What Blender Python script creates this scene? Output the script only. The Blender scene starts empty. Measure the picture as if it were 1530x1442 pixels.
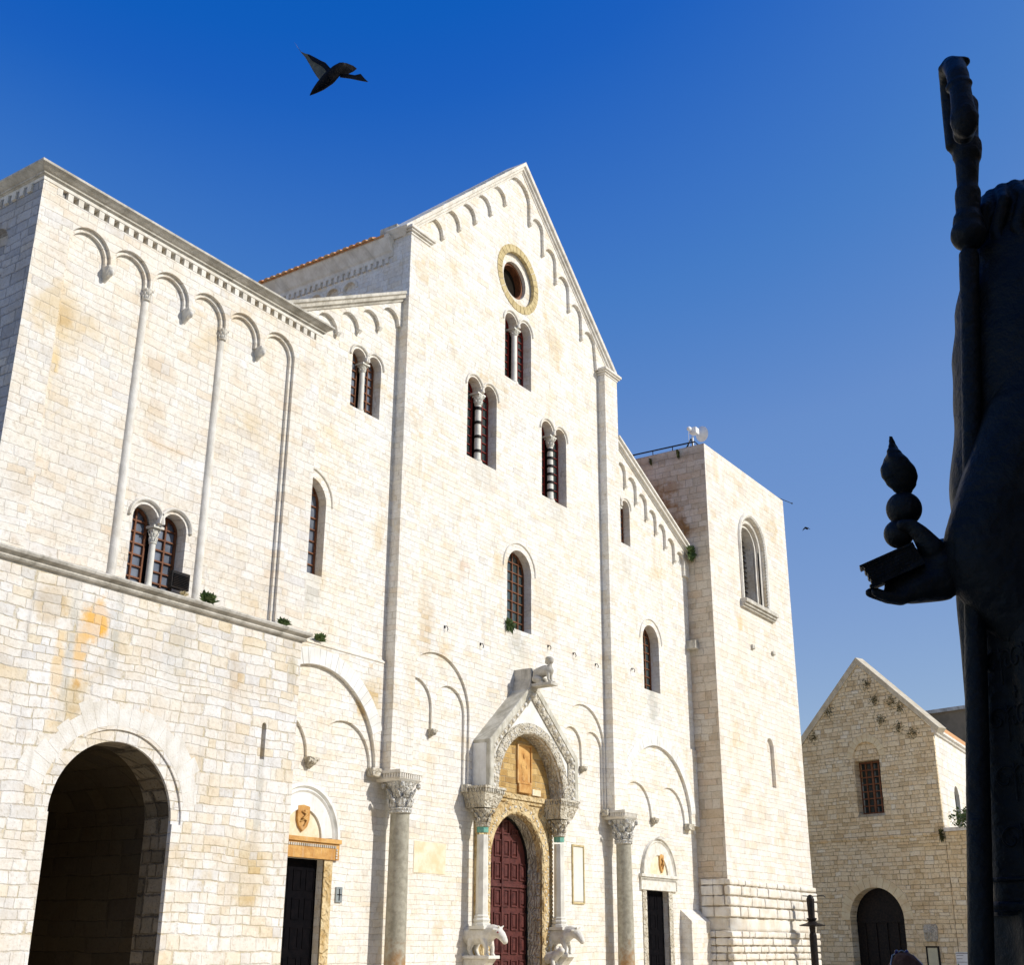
import bpy, bmesh, math, random
from mathutils import Vector, Matrix
from mathutils.geometry import tessellate_polygon
random.seed(7)
R=math.radians; PI=math.pi
S=bpy.context.scene; COL=S.collection
# ------------------------------------------------------------ camera
f_px,pitch,roll,yaw=1827.0,R(20.734),R(.31156),R(34.1635)
Fv=Vector((math.cos(pitch)*math.cos(yaw),math.cos(pitch)*math.sin(yaw),math.sin(pitch)))
Rv=Vector((math.sin(yaw),-math.cos(yaw),0)); Uv=Rv.cross(Fv)
R2=Rv*math.cos(roll)+Uv*math.sin(roll); U2=Uv*math.cos(roll)-Rv*math.sin(roll)
cd=bpy.data.cameras.new('camera'); cam=bpy.data.objects.new('camera',cd); COL.objects.link(cam)
cd.sensor_width=36; cd.sensor_fit='HORIZONTAL'; cd.lens=36*f_px/1530; cd.clip_end=2000; cd.clip_start=.05
m=Matrix((( R2.x,U2.x,-Fv.x,0),(R2.y,U2.y,-Fv.y,0),(R2.z,U2.z,-Fv.z,1.6),(0,0,0,1)))
cam.matrix_world=m; S.camera=cam
# ------------------------------------------------------------ light
SUN=Vector((.36,-1,.68)).normalized(); el=math.asin(SUN.z); az=math.atan2(SUN.x,SUN.y)
w=bpy.data.worlds.new('World'); S.world=w; w.use_nodes=True; nt=w.node_tree; nt.nodes.clear()
sky=nt.nodes.new('ShaderNodeTexSky'); sky.sky_type='NISHITA'; sky.sun_disc=False
sky.sun_elevation=el; sky.sun_rotation=az; sky.altitude=0; sky.air_density=1.0; sky.dust_density=.35; sky.ozone_density=3.0
EXPO=.06
def vscale(k):
    n=nt.nodes.new('ShaderNodeVectorMath'); n.operation='SCALE'; n.inputs['Scale'].default_value=k; return n
v1=vscale(.1173); v2=vscale(1/(.1*2**EXPO)); hsv=nt.nodes.new('ShaderNodeHueSaturation'); hsv.inputs['Saturation'].default_value=1.12
cv=nt.nodes.new('ShaderNodeRGBCurve'); cv.mapping.extend='EXTRAPOLATED'
for ch,pts in enumerate((((0,0),(.055,.002),(.061,.008),(.072,.042),(.08,.062),(.102,.135),(.153,.205),(.4,.5),(1,1.0)),((0,0),(.136,.112),(.156,.165),(.171,.2),(.216,.275),(.301,.342),(.5,.52),(1,.95)),((0,0),(.2,.40),(.292,.51),(.332,.55),(.423,.60),(.522,.63),(.7,.68),(1,.86)))):
    c=cv.mapping.curves[ch]; c.points[0].location=pts[0]; c.points[1].location=pts[-1]
    for p in pts[1:-1]: c.points.new(*p)
    for p in c.points: p.handle_type='VECTOR'
cv.mapping.update()
bg=nt.nodes.new('ShaderNodeBackground'); bg.inputs[1].default_value=.10
wo=nt.nodes.new('ShaderNodeOutputWorld')
nt.links.new(sky.outputs[0],v1.inputs[0]); nt.links.new(v1.outputs[0],hsv.inputs['Color']); nt.links.new(hsv.outputs[0],cv.inputs['Color']); nt.links.new(cv.outputs[0],v2.inputs[0]); nt.links.new(v2.outputs[0],bg.inputs[0]); nt.links.new(bg.outputs[0],wo.inputs[0])
sl=bpy.data.lights.new('sun','SUN'); sl.energy=4.0; sl.angle=R(.5); sl.color=(1,.97,.915)
so=bpy.data.objects.new('sun',sl); COL.objects.link(so); so.location=(0,-30,40); so.rotation_euler=SUN.to_track_quat('Z','Y').to_euler()
S.view_settings.view_transform='Standard'; S.view_settings.look='None'; S.view_settings.gamma=1; S.view_settings.exposure=EXPO
S.render.engine='CYCLES'; S.cycles.max_bounces=8; S.cycles.diffuse_bounces=4

# ------------------------------------------------------------ object helpers
def mk(name,bm,mat,parent=None,smooth=False,label=None,cat=None,kind=None,group=None,keep=False):
    if not keep: bmesh.ops.recalc_face_normals(bm,faces=bm.faces[:])
    me=bpy.data.meshes.new(name); bm.to_mesh(me); bm.free(); me.materials.append(mat)
    if smooth:
        for p in me.polygons: p.use_smooth=True
    o=bpy.data.objects.new(name,me); COL.objects.link(o)
    if parent:
        root=parent
        loc=Vector((0,0,0)); q=parent
        while q: loc+=q.location if not q.parent else Vector((0,0,0)); q=q.parent
        o.parent=parent; o.matrix_parent_inverse=(Matrix.Translation(-loc) if not parent.parent else Matrix.Identity(4))
    if label: o['label']=label
    if cat: o['category']=cat
    if kind: o['kind']=kind
    if group: o['group']=group
    return o
def thing(name,label,cat,loc,group=None):
    o=bpy.data.objects.new(name,None); COL.objects.link(o); o.location=loc; o.empty_display_size=.2
    o['label']=label; o['category']=cat
    if group: o['group']=group
    return o
def autosmooth(o,ang=40):
    for p in o.data.polygons: p.use_smooth=True
    try: o.data.set_sharp_from_angle(angle=R(ang))
    except Exception: pass
def BM(): return bmesh.new()
def box(bm,x0,x1,y0,y1,z0,z1,fr=None,bev=0):
    fr=fr or (lambda u,z,d:Vector((u,d,z)))
    v=[bm.verts.new(fr(x,z,y)) for x in(x0,x1) for y in(y0,y1) for z in(z0,z1)]
    fs=[bm.faces.new([v[i] for i in q]) for q in((0,1,3,2),(4,6,7,5),(0,4,5,1),(2,3,7,6),(0,2,6,4),(1,5,7,3))]
    if bev:
        es=list({e for q in fs for e in q.edges})
        bmesh.ops.bevel(bm,geom=es,offset=bev,segments=2,affect='EDGES',profile=.6)
FRX=lambda u,z,d:Vector((u,d,z))      # facade: u along x, depth y
FRY=lambda u,z,d:Vector((d,u,z))      # side wall: u along y, depth x
def plate(bm,outer,holes,d0,d1,fr=FRX,front_only=False):
    loops=[outer]+list(holes or [])
    vs=[[Vector((p[0],p[1],0)) for p in l] for l in loops]
    tris=tessellate_polygon(vs)
    flat=[p for l in loops for p in l]
    A=[bm.verts.new(fr(p[0],p[1],d0)) for p in flat]
    for t in tris:
        try: bm.faces.new([A[i] for i in t])
        except ValueError: pass
    if front_only: return
    B=[bm.verts.new(fr(p[0],p[1],d1)) for p in flat]
    for t in tris:
        try: bm.faces.new([B[i] for i in reversed(t)])
        except ValueError: pass
    k=0
    for l in loops:
        n=len(l)
        for i in range(n):
            a,b=k+i,k+(i+1)%n
            try: bm.faces.new([A[a],A[b],B[b],B[a]])
            except ValueError: pass
        k+=n
def arc(cx,cz,r,a0=180,a1=0,n=20):
    return [(cx+r*math.cos(R(a0+(a1-a0)*i/n)),cz+r*math.sin(R(a0+(a1-a0)*i/n))) for i in range(n+1)]
def archpoly(x0,x1,z0,zs,n=20):
    c=(x0+x1)/2; r=(x1-x0)/2
    return [(x0,z0)]+arc(c,zs,r,180,0,n)+[(x1,z0)]
def circ(cx,cz,r,n=48): return [(cx+r*math.cos(2*PI*i/n),cz+r*math.sin(2*PI*i/n)) for i in range(n)]
def twinpoly(x0,x1,z0,zs,g=.07,n=14):
    c=(x0+x1)/2; r=(c-g-x0)/2
    return [(x0,z0)]+arc(x0+r,zs,r,180,0,n)+[(c-g,zs-.02),(c+g,zs-.02)]+arc(x1-r,zs,r,180,0,n)+[(x1,z0)]
def ringpoly(cx,cz,ri,ro,a0=180,a1=0,n=28): return arc(cx,cz,ro,a0,a1,n)+arc(cx,cz,ri,a1,a0,n)
def sweep(bm,path,prof,fr=FRX,closed=False):
    """path: (u,z) left to right; prof: (n outward, d absolute depth) closed loop"""
    n=len(path); rings=[]
    for i in range(n):
        a=Vector(path[i-1 if (i>0 or closed) else i]); b=Vector(path[i]); c=Vector(path[(i+1)%n if (i<n-1 or closed) else i])
        t1=(b-a); t2=(c-b)
        if t1.length<1e-7: t1=t2
        if t2.length<1e-7: t2=t1
        t1=t1.normalized(); t2=t2.normalized()
        n1=Vector((-t1.y,t1.x)); n2=Vector((-t2.y,t2.x)); nn=(n1+n2)
        nn=nn.normalized() if nn.length>1e-6 else n1
        s=1/max(.35,nn.dot(n1))
        rings.append([bm.verts.new(fr(b.x+nn.x*p[0]*s,b.y+nn.y*p[0]*s,p[1])) for p in prof])
    m=len(prof)
    for i in range(n if closed else n-1):
        A=rings[i];B=rings[(i+1)%n]
        for j in range(m): bm.faces.new([A[j],A[(j+1)%m],B[(j+1)%m],B[j]])
    if not closed:
        bm.faces.new(rings[0]); bm.faces.new(list(reversed(rings[-1])))
def lathe(bm,cx,cy,pr,n=24,M=None):
    rings=[]
    for r,z in pr:
        rings.append([bm.verts.new((M@Vector((r*math.cos(2*PI*i/n),r*math.sin(2*PI*i/n),z))) if M else Vector((cx+r*math.cos(2*PI*i/n),cy+r*math.sin(2*PI*i/n),z))) for i in range(n)])
    for a,b in zip(rings,rings[1:]):
        for i in range(n): bm.faces.new([a[i],a[(i+1)%n],b[(i+1)%n],b[i]])
    bm.faces.new(list(reversed(rings[0]))); bm.faces.new(rings[-1])
ICO=[]
def _ico(n=2):
    b=bmesh.new(); bmesh.ops.create_icosphere(b,subdivisions=n,radius=1); r=[v.co.copy() for v in b.verts]; b.free(); return r
ICO=_ico(1); ICO2=_ico(2)
def hull(bm,pts):
    vs=[bm.verts.new(p) for p in pts]
    r=bmesh.ops.convex_hull(bm,input=vs)
    dead=[v for v in vs if v.is_valid and not v.link_faces]
    bmesh.ops.delete(bm,geom=dead,context='VERTS')
def cap(bm,a,ra,b,rb,ic=None):
    ic=ic or ICO2; a=Vector(a); b=Vector(b)
    hull(bm,[a+p*ra for p in ic]+[b+p*rb for p in ic])
def ell(bm,c,r,M=None,ic=None):
    c=Vector(c)
    hull(bm,[c+((M@Vector((p.x*r[0],p.y*r[1],p.z*r[2]))) if M else Vector((p.x*r[0],p.y*r[1],p.z*r[2]))) for p in (ic or ICO2)])
def chain(bm,pts,ic=None):
    for (a,ra),(b,rb) in zip(pts,pts[1:]): cap(bm,a,ra,b,rb,ic)
def tube(bm,path,r,n=8,closed=False):
    path=[Vector(p) for p in path]; rings=[]; N=len(path); up=Vector((0,0,1)); prev=None
    for i,p in enumerate(path):
        t=(path[min(i+1,N-1)]-path[max(i-1,0)]).normalized()
        x=prev-t*prev.dot(t) if prev else t.cross(up)
        if x.length<1e-4: x=t.cross(Vector((1,0,0)))
        x=x.normalized(); prev=x; y=t.cross(x)
        rr=r[i] if isinstance(r,(list,tuple)) else r
        rings.append([bm.verts.new(p+x*rr*math.cos(2*PI*j/n)+y*rr*math.sin(2*PI*j/n)) for j in range(n)])
    for a,b in zip(rings,rings[1:]):
        for j in range(n): bm.faces.new([a[j],a[(j+1)%n],b[(j+1)%n],b[j]])
    bm.faces.new(list(reversed(rings[0]))); bm.faces.new(rings[-1])
def remesh(o,v,smooth=4):
    m=o.modifiers.new('r','REMESH'); m.mode='VOXEL'; m.voxel_size=v; m.use_smooth_shade=True
    if smooth:
        s=o.modifiers.new('s','SMOOTH'); s.iterations=smooth; s.factor=.5
    return o

# ------------------------------------------------------------ materials
class NB:
    def __init__(s,name):
        s.m=bpy.data.materials.new(name); s.m.use_nodes=True; s.t=s.m.node_tree; s.N=s.t.nodes; s.L=s.t.links
        s.b=s.N['Principled BSDF']; s.b.inputs['Roughness'].default_value=.85
        s.b.inputs['Specular IOR Level'].default_value=.25
    def set(s,i,v):
        if hasattr(v,'is_linked') or isinstance(v,bpy.types.NodeSocket): s.L.new(v,i)
        elif isinstance(v,(tuple,list)) and len(v)==3 and i.type=='RGBA': i.default_value=(*v,1)
        else: i.default_value=v
    def mt(s,op,a,b=0.0,c=0.0,cl=False):
        n=s.N.new('ShaderNodeMath'); n.operation=op; n.use_clamp=cl
        s.set(n.inputs[0],a); s.set(n.inputs[1],b); s.set(n.inputs[2],c); return n.outputs[0]
    def ss(s,x,a,b,lo=0.0,hi=1.0):
        n=s.N.new('ShaderNodeMapRange'); n.interpolation_type='SMOOTHSTEP'
        s.set(n.inputs[0],x); s.set(n.inputs[1],a); s.set(n.inputs[2],b); s.set(n.inputs[3],lo); s.set(n.inputs[4],hi); return n.outputs[0]
    def mix(s,f,a,b,bt='MIX'):
        n=s.N.new('ShaderNodeMix'); n.data_type='RGBA'; n.blend_type=bt; n.clamp_factor=True
        s.set(n.inputs[0],f); s.set(n.inputs[6],a); s.set(n.inputs[7],b); return n.outputs[2]
    def noise(s,sc,vec=None,det=4,ro=.55,dim='3D',dist=0):
        n=s.N.new('ShaderNodeTexNoise'); n.noise_dimensions=dim
        if vec is not None: s.L.new(vec,n.inputs['Vector'])
        n.inputs['Scale'].default_value=sc; n.inputs['Detail'].default_value=det; n.inputs['Roughness'].default_value=ro; n.inputs['Distortion'].default_value=dist
        return n.outputs['Fac']
    def comb(s,x,y,z=0.0):
        n=s.N.new('ShaderNodeCombineXYZ'); s.set(n.inputs[0],x); s.set(n.inputs[1],y); s.set(n.inputs[2],z); return n.outputs[0]
    def white(s,vec):
        n=s.N.new('ShaderNodeTexWhiteNoise'); n.noise_dimensions='3D'; s.L.new(vec,n.inputs['Vector']); return n
    def ramp(s,f,st,const=False):
        n=s.N.new('ShaderNodeValToRGB'); n.color_ramp.interpolation='CONSTANT' if const else 'LINEAR'
        e=n.color_ramp.elements
        while len(e)<len(st): e.new(.5)
        for q,(p,c) in zip(e,st): q.position=p; q.color=(*c,1)
        s.L.new(f,n.inputs[0]); return n.outputs[0]
    def pos(s,obj=False):
        if obj: return s.N.new('ShaderNodeTexCoord').outputs['Object']
        return s.N.new('ShaderNodeNewGeometry').outputs['Position']
    def sep(s,v):
        n=s.N.new('ShaderNodeSeparateXYZ'); s.L.new(v,n.inputs[0]); return n.outputs
    def bump(s,h,st=.5,dist=.02,chain=None):
        n=s.N.new('ShaderNodeBump'); n.inputs['Strength'].default_value=st; n.inputs['Distance'].default_value=dist
        s.L.new(h,n.inputs['Height'])
        if chain: s.L.new(chain,n.inputs['Normal'])
        return n.outputs[0]
    def out(s,col=None,nrm=None,ro=None,metal=None):
        if col is not None: s.set(s.b.inputs['Base Color'],col)
        if nrm is not None: s.L.new(nrm,s.b.inputs['Normal'])
        if ro is not None: s.set(s.b.inputs['Roughness'],ro)
        if metal is not None: s.set(s.b.inputs['Metallic'],metal)
        return s.m
def ashlar(name,stops,h=.3,w0=.4,w1=.9,mw=.012,mcol=(.42,.37,.28),warp=.05,spots=(),patch=(.62,.45,.2),pamt=.25,streak=.3,bst=.6,udir=(1,1),rough_z=None,mamt=.8,pits=.5,wig=1.0,soft=.25,avg=(.81,.79,.74)):
    s=NB(name); P=s.pos(); X,Y,Z=s.sep(P)
    u0=s.mt('ADD',s.mt('MULTIPLY',X,udir[0]),s.mt('MULTIPLY',Y,udir[1])); v0=Z
    nL=s.noise(.8,P,2); nM=s.noise(5,P,3)
    v=s.mt('ADD',v0,s.mt('MULTIPLY',s.mt('SUBTRACT',nL,.5),warp*2))
    v=s.mt('ADD',v,s.mt('MULTIPLY',s.mt('SUBTRACT',nM,.5),.03*wig)); v=s.mt('ADD',v,s.mt('MULTIPLY',s.mt('SUBTRACT',s.noise(1.9,P,2),.5),.11*(wig-.6)))
    u=s.mt('ADD',u0,s.mt('MULTIPLY',s.mt('SUBTRACT',s.noise(4,P,3),.5),.07*wig))
    vv=s.mt('DIVIDE',v,h)
    vv=s.mt('ADD',vv,s.mt('MULTIPLY',s.mt('SINE',s.mt('MULTIPLY',vv,1.13)),.2))
    vv=s.mt('ADD',vv,s.mt('MULTIPLY',s.mt('SINE',s.mt('MULTIPLY',vv,.37)),.35))
    row=s.mt('FLOOR',vv); fv=s.mt('FRACT',vv)
    r1=s.white(s.comb(row,3.1)).outputs['Value']; r2=s.white(s.comb(row,9.7)).outputs['Value']
    ww=s.mt('ADD',s.mt('MULTIPLY',r1,w1-w0),w0)
    uu=s.mt('ADD',s.mt('DIVIDE',u,ww),s.mt('MULTIPLY',r2,17))
    uu=s.mt('ADD',uu,s.mt('MULTIPLY',s.mt('SINE',s.mt('ADD',s.mt('MULTIPLY',uu,2.1),row)),.3))
    col=s.mt('FLOOR',uu); fu=s.mt('FRACT',uu)
    cell=s.comb(col,row,1.7); wn=s.white(cell)
    du=s.mt('MULTIPLY',s.mt('MINIMUM',fu,s.mt('SUBTRACT',1,fu)),ww)
    dv=s.mt('MULTIPLY',s.mt('MINIMUM',fv,s.mt('SUBTRACT',1,fv)),h)
    nf=s.noise(22,P,4,.65)
    dist=s.mt('ADD',s.mt('MINIMUM',du,dv),s.mt('MULTIPLY',s.mt('SUBTRACT',nf,.5),mw*3.2))
    jo=s.ss(dist,mw*.2,mw*1.5,1,0)     # 1 in the joint
    vis=s.mt('MULTIPLY',s.ss(s.noise(2.6,P,5,.65),.42,.60,.10,1),s.ss(s.noise(11,P,3,.6),.35,.6,.3,1))
    c=s.ramp(wn.outputs['Value'],stops)
    c=s.mix(soft,c,avg)
    # tone drift inside blocks and over the wall
    c=s.mix(s.mt('MULTIPLY',s.ss(s.noise(1.1,P,5,.6),.45,.75),.35),c,stops[len(stops)//2][1])
    c=s.mix(s.ss(s.noise(9,P,5,.7),.35,.85,0,.3),c,(.50,.44,.36),'MULTIPLY')
    c=s.mix(s.ss(s.noise(1.7,P,5,.65),.44,.68,0,.6),c,(.88,.80,.69),'MULTIPLY')
    c=s.mix(s.ss(s.noise(13,P,4,.7),.50,.74,0,.55),c,(.66,.60,.52),'MULTIPLY')
    c=s.mix(s.ss(s.noise(.45,P,4,.6),.42,.62,0,.55),c,(.98,.94,.87),'MULTIPLY')
    c=s.mix(s.mt('MULTIPLY',s.ss(s.noise(.55,P,5,.65,dist=.4),.56,.72),pamt),c,patch)
    if streak:
        sv=s.comb(s.mt('MULTIPLY',u0,1.9),s.mt('MULTIPLY',v0,.16)); 
        c=s.mix(s.mt('MULTIPLY',s.ss(s.noise(1.6,sv,5,.65),.55,.8),streak),c,(.40,.38,.35))
    for (a,b,ra,rb,cc,st) in spots:
        dx=s.mt('DIVIDE',s.mt('SUBTRACT',u0,a),ra); dz=s.mt('DIVIDE',s.mt('SUBTRACT',v0,b),rb)
        d=s.mt('SQRT',s.mt('ADD',s.mt('MULTIPLY',dx,dx),s.mt('MULTIPLY',dz,dz)))
        d=s.mt('ADD',d,s.mt('MULTIPLY',s.mt('SUBTRACT',s.noise(2.6,P,5,.7),.5),1.9))
        c=s.mix(s.mt('MULTIPLY',s.mt('MULTIPLY',s.ss(d,1.05,.35),st),s.mt('ADD',s.mt('MULTIPLY',wn.outputs['Value'],.75),.35)),c,cc,'MULTIPLY' if sum(cc)/3>.5 else 'MIX')
    c=s.mix(s.mt('MULTIPLY',s.mt('MULTIPLY',jo,vis),mamt),c,mcol)
    pit=s.ss(s.noise(30,P,3,.5),.62,.72)
    c=s.mix(s.mt('MULTIPLY',pit,.3),c,mcol)
    hgt=s.mt('SUBTRACT',s.mt('ADD',s.mt('MULTIPLY',wn.outputs['Value'],.35),s.mt('MULTIPLY',nf,.35)),s.mt('MULTIPLY',jo,1.0))
    hgt=s.mt('SUBTRACT',hgt,s.mt('MULTIPLY',pit,pits))
    hgt=s.mt('ADD',hgt,s.mt('MULTIPLY',s.noise(7,P,4,.6),.8))
    return s.out(c,s.bump(hgt,bst,.03),.9)
def plain(name,a,b,sc=4,bst=.3,ro=.8,carve=0,spots=None,metal=0,streak=None):
    s=NB(name); P=s.pos(); n=s.noise(sc,P,6,.65)
    c=s.mix(s.ss(n,.35,.68),a,b)
    if streak:
        X,Y,Z=s.sep(P); sv=s.comb(s.mt('MULTIPLY',s.mt('ADD',X,Y),3),s.mt('MULTIPLY',Z,.4))
        c=s.mix(s.ss(s.noise(2,sv,4,.6),.5,.75,0,.6),c,streak)
    if spots:
        X,Y,Z=s.sep(P); z0,z1,cc=spots
        m_=s.mt('ADD',s.ss(Z,z1,z0),s.mt('MULTIPLY',s.mt('SUBTRACT',s.noise(3.5,P,4,.7),.5),1.6))
        c=s.mix(s.ss(m_,.35,1.15,0,.85),c,cc)
    h=s.noise(28,P,5,.6)
    if carve:
        vo=s.N.new('ShaderNodeTexVoronoi'); vo.inputs['Scale'].default_value=carve; s.L.new(P,vo.inputs['Vector'])
        wv=s.N.new('ShaderNodeTexWave'); wv.wave_type='RINGS'; wv.inputs['Scale'].default_value=carve*.25; wv.inputs['Distortion'].default_value=9; wv.inputs['Detail'].default_value=2; wv.inputs['Detail Scale'].default_value=2.2; s.L.new(P,wv.inputs['Vector'])
        h=s.mt('ADD',s.mt('ADD',s.mt('MULTIPLY',wv.outputs['Fac'],1.0),s.mt('MULTIPLY',vo.outputs['Distance'],-.8)),s.mt('MULTIPLY',h,.4))
        nb=s.bump(h,1,.04)
    else: nb=s.bump(h,bst,.02)
    return s.out(c,nb,ro,metal)
WH=[(0,(.66,.64,.60)),(.12,(.78,.76,.71)),(.3,(.81,.79,.74)),(.48,(.79,.75,.67)),(.62,(.83,.81,.77)),(.8,(.80,.75,.64)),(.93,(.76,.68,.54)),(1,(.80,.74,.68))]
OC=(.72,.40,.10); GR=(.40,.40,.36)
def sp(u,z,ru,rz,c,s_): return (u,z,ru,rz,c,s_)
M_low=ashlar('limestone_rubble',[(0,(.64,.62,.59)),(.2,(.80,.78,.75)),(.4,(.76,.70,.60)),(.55,(.83,.81,.78)),(.75,(.79,.74,.65)),(.94,(.74,.62,.42)),(1,(.80,.77,.73))],h=.185,w0=.18,w1=.44,mw=.013,warp=.07,mcol=(.52,.43,.26),
  spots=[sp(13.25+17.8,6.9,.35,.5,(.78,.42,.08),.95),sp(13.0+17.8,6.3,.22,.7,(.72,.44,.14),.8),sp(12.6+17.8,5.9,.15,.9,(.72,.50,.22),.7),sp(12.3+17.8,7.0,.4,.5,(.72,.55,.28),.7),
   sp(14.6+17.8,5.35,.2,.18,(.66,.42,.14),.8),sp(17.4+17.8,2.8,.7,.9,(.76,.62,.34),.7),sp(12.9+17.8,5.4,.35,.5,(.74,.60,.34),.8),
   sp(13.7+17.8,6.6,.16,1.2,GR,.55),sp(15.1+17.8,6.7,.4,.8,GR,.35),sp(12.8+17.8,6.2,.12,1.3,GR,.5),sp(17.5+17.8,4.4,.12,1.0,GR,.6),sp(18.2+17.8,6.9,.2,.4,(.66,.58,.34),.7),sp(16.6+17.8,6.6,.3,.5,(.72,.55,.34),.5)],pamt=.5,streak=.55,bst=.55,mamt=.9,wig=1.0)
M_tow=ashlar('limestone_tower',[(0,(.68,.65,.61)),(.15,(.79,.75,.68)),(.4,(.81,.77,.68)),(.6,(.80,.73,.62)),(.8,(.82,.80,.76)),(.94,(.74,.63,.48)),(1,(.80,.73,.64))],h=.165,w0=.24,w1=.56,mw=.0075,mcol=(.46,.38,.27),pamt=.5,streak=.35,bst=.5,mamt=.62,
  spots=[sp(12.0+17.8,12.3,.3,.35,(.74,.58,.30),.7),sp(11.9+17.8,11.4,.12,.4,(.72,.52,.22),.7),sp(14.2+17.8,12.2,.5,.3,(.68,.50,.32),.5),sp(14.7+17.8,10.6,.7,.12,(.66,.48,.28),.5)])
M_nave=ashlar('limestone_nave',WH,h=.150,w0=.22,w1=.52,mw=.0075,mcol=(.42,.36,.26),pamt=.5,streak=.5,bst=.5,mamt=.72,
  spots=[sp(25.4+20,9.7,.5,1.6,(.70,.56,.36),.55),sp(23.2+20,7.4,.6,.8,(.74,.58,.32),.8),sp(29.9+20,10.0,.75,.6,GR,.55),sp(29.9+20,9.2,.5,1.0,(.55,.53,.42),.4),sp(38.5+20,9.5,.55,.9,GR,.7),sp(20.9+20,9.5,.5,.7,GR,.55),
   sp(27.9+20,14.8,.9,.6,GR,.35),sp(32+20,14.9,.8,.6,GR,.35),sp(27+20,11.6,.4,.5,(.72,.52,.34),.4),sp(36.8+20,14.2,.5,.6,GR,.4),sp(31.5+20,11.2,.9,1.6,(.74,.62,.42),.4),
   sp(28.5+20,18,1.2,.8,(.76,.66,.48),.5)])
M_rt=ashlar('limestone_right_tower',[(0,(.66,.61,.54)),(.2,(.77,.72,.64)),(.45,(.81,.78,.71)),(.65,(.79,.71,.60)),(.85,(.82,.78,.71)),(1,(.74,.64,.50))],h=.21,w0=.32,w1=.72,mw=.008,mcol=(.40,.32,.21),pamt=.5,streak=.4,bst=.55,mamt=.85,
  spots=[sp(42.6+19,19.6,.3,.8,(.70,.48,.26),.5),sp(44.1+19,13.6,.4,.5,(.74,.50,.26),.8),sp(48.2+19,18.6,.8,1.0,(.74,.60,.34),.6)])
M_flank=ashlar('grey_shaded_limestone',[(0,(.30,.31,.33)),(.3,(.42,.43,.45)),(.6,(.50,.50,.50)),(.85,(.40,.42,.45)),(1,(.54,.52,.48))],h=.2,w0=.3,w1=.6,mw=.009,mcol=(.2,.19,.17),pamt=.1,streak=.4,soft=.15,avg=(.42,.43,.46),bst=.8)  # grey weathered stone, with the left flank's bluish shade put into the colour
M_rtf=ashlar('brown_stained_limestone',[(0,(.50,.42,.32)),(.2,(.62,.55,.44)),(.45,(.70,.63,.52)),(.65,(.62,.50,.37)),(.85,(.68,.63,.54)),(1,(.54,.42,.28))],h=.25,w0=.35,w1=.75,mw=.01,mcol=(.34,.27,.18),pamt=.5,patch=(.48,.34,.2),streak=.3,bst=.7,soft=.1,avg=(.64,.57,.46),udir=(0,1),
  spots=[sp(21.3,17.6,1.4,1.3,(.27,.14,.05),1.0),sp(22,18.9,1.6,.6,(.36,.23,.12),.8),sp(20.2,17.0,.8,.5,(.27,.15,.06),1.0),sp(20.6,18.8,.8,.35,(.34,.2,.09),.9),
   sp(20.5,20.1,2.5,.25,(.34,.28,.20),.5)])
M_bos=plain('bossed_limestone',(.80,.76,.68),(.66,.58,.46),1.6,1.0,.9,streak=(.5,.47,.42))
M_tan=ashlar('tan_limestone',soft=.15,avg=(.88,.72,.44),stops=[(0,(.60,.45,.26)),(.2,(.78,.62,.38)),(.4,(.84,.69,.45)),(.6,(.88,.75,.52)),(.8,(.80,.60,.34)),(1,(.90,.82,.64))],h=.175,w0=.2,w1=.42,mw=.012,mcol=(.30,.20,.09),warp=.04,pamt=.35,patch=(.74,.54,.26),streak=.15,bst=.9,
   udir=(.2419,.9703),mamt=.9)
M_brown=plain('shaded_brown_stone',(.26,.20,.13),(.18,.14,.09),.8,.4,.9)  # base colour lowered to carry the shade on the distant building
M_tanS=ashlar('pale_limestone_flank',WH,h=.3,w0=.4,w1=.8,udir=(1,0))
M_trim=plain('limestone_trim',(.78,.74,.66),(.62,.57,.48),3,.5,.85,streak=(.42,.40,.35))
M_weather=plain('weathered_trim',(.62,.58,.50),(.36,.33,.27),2.2,.6,.9,streak=(.20,.18,.14))
M_tufa=plain('yellow_tufa',(.60,.49,.26),(.44,.34,.17),5,.9,.95)
M_porch=plain('streaked_grey_marble',(.62,.59,.50),(.40,.37,.29),2.2,.25,.7,streak=(.24,.22,.16))
M_vlow=plain('pale_voussoir',(.80,.77,.71),(.68,.63,.54),2.2,.6,.9,streak=(.55,.5,.42))
M_rev=ashlar('brown_reveal_stone',[(0,(.10,.08,.055)),(.3,(.24,.20,.14)),(.6,(.32,.27,.2)),(1,(.18,.14,.09))],h=.26,w0=.25,w1=.5,mw=.02,mcol=(.06,.045,.03),pamt=.3,patch=(.12,.09,.05),soft=0,bst=1.2)  # darker, browner stone than the wall around the arch
M_cope=plain('house_coping',(.62,.55,.42),(.48,.41,.29),2,.5,.9,streak=(.3,.27,.2))
M_vous=plain('tan_voussoir',(.78,.66,.42),(.68,.52,.30),2.5,.5,.9)
M_carve=plain('carved_limestone',(.66,.53,.31),(.48,.32,.13),3.5,1,.85,carve=8)
M_carveg=plain('carved_marble',(.66,.61,.50),(.42,.36,.26),4,1,.85,carve=11)
M_marb=plain('white_marble',(.80,.79,.75),(.66,.64,.58),1.8,.2,.55,streak=(.5,.48,.43))
M_statstone=plain('worn_marble',(.74,.71,.64),(.56,.52,.43),5,.4,.7)
M_shaft=plain('granite_shaft',(.40,.37,.29),(.27,.25,.19),7,.25,.6,spots=(.5,2.6,(.36,.17,.04)))
M_shaftw=plain('marble_shaft',(.76,.74,.66),(.60,.57,.49),2.5,.15,.5,streak=(.62,.60,.50))
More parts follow.
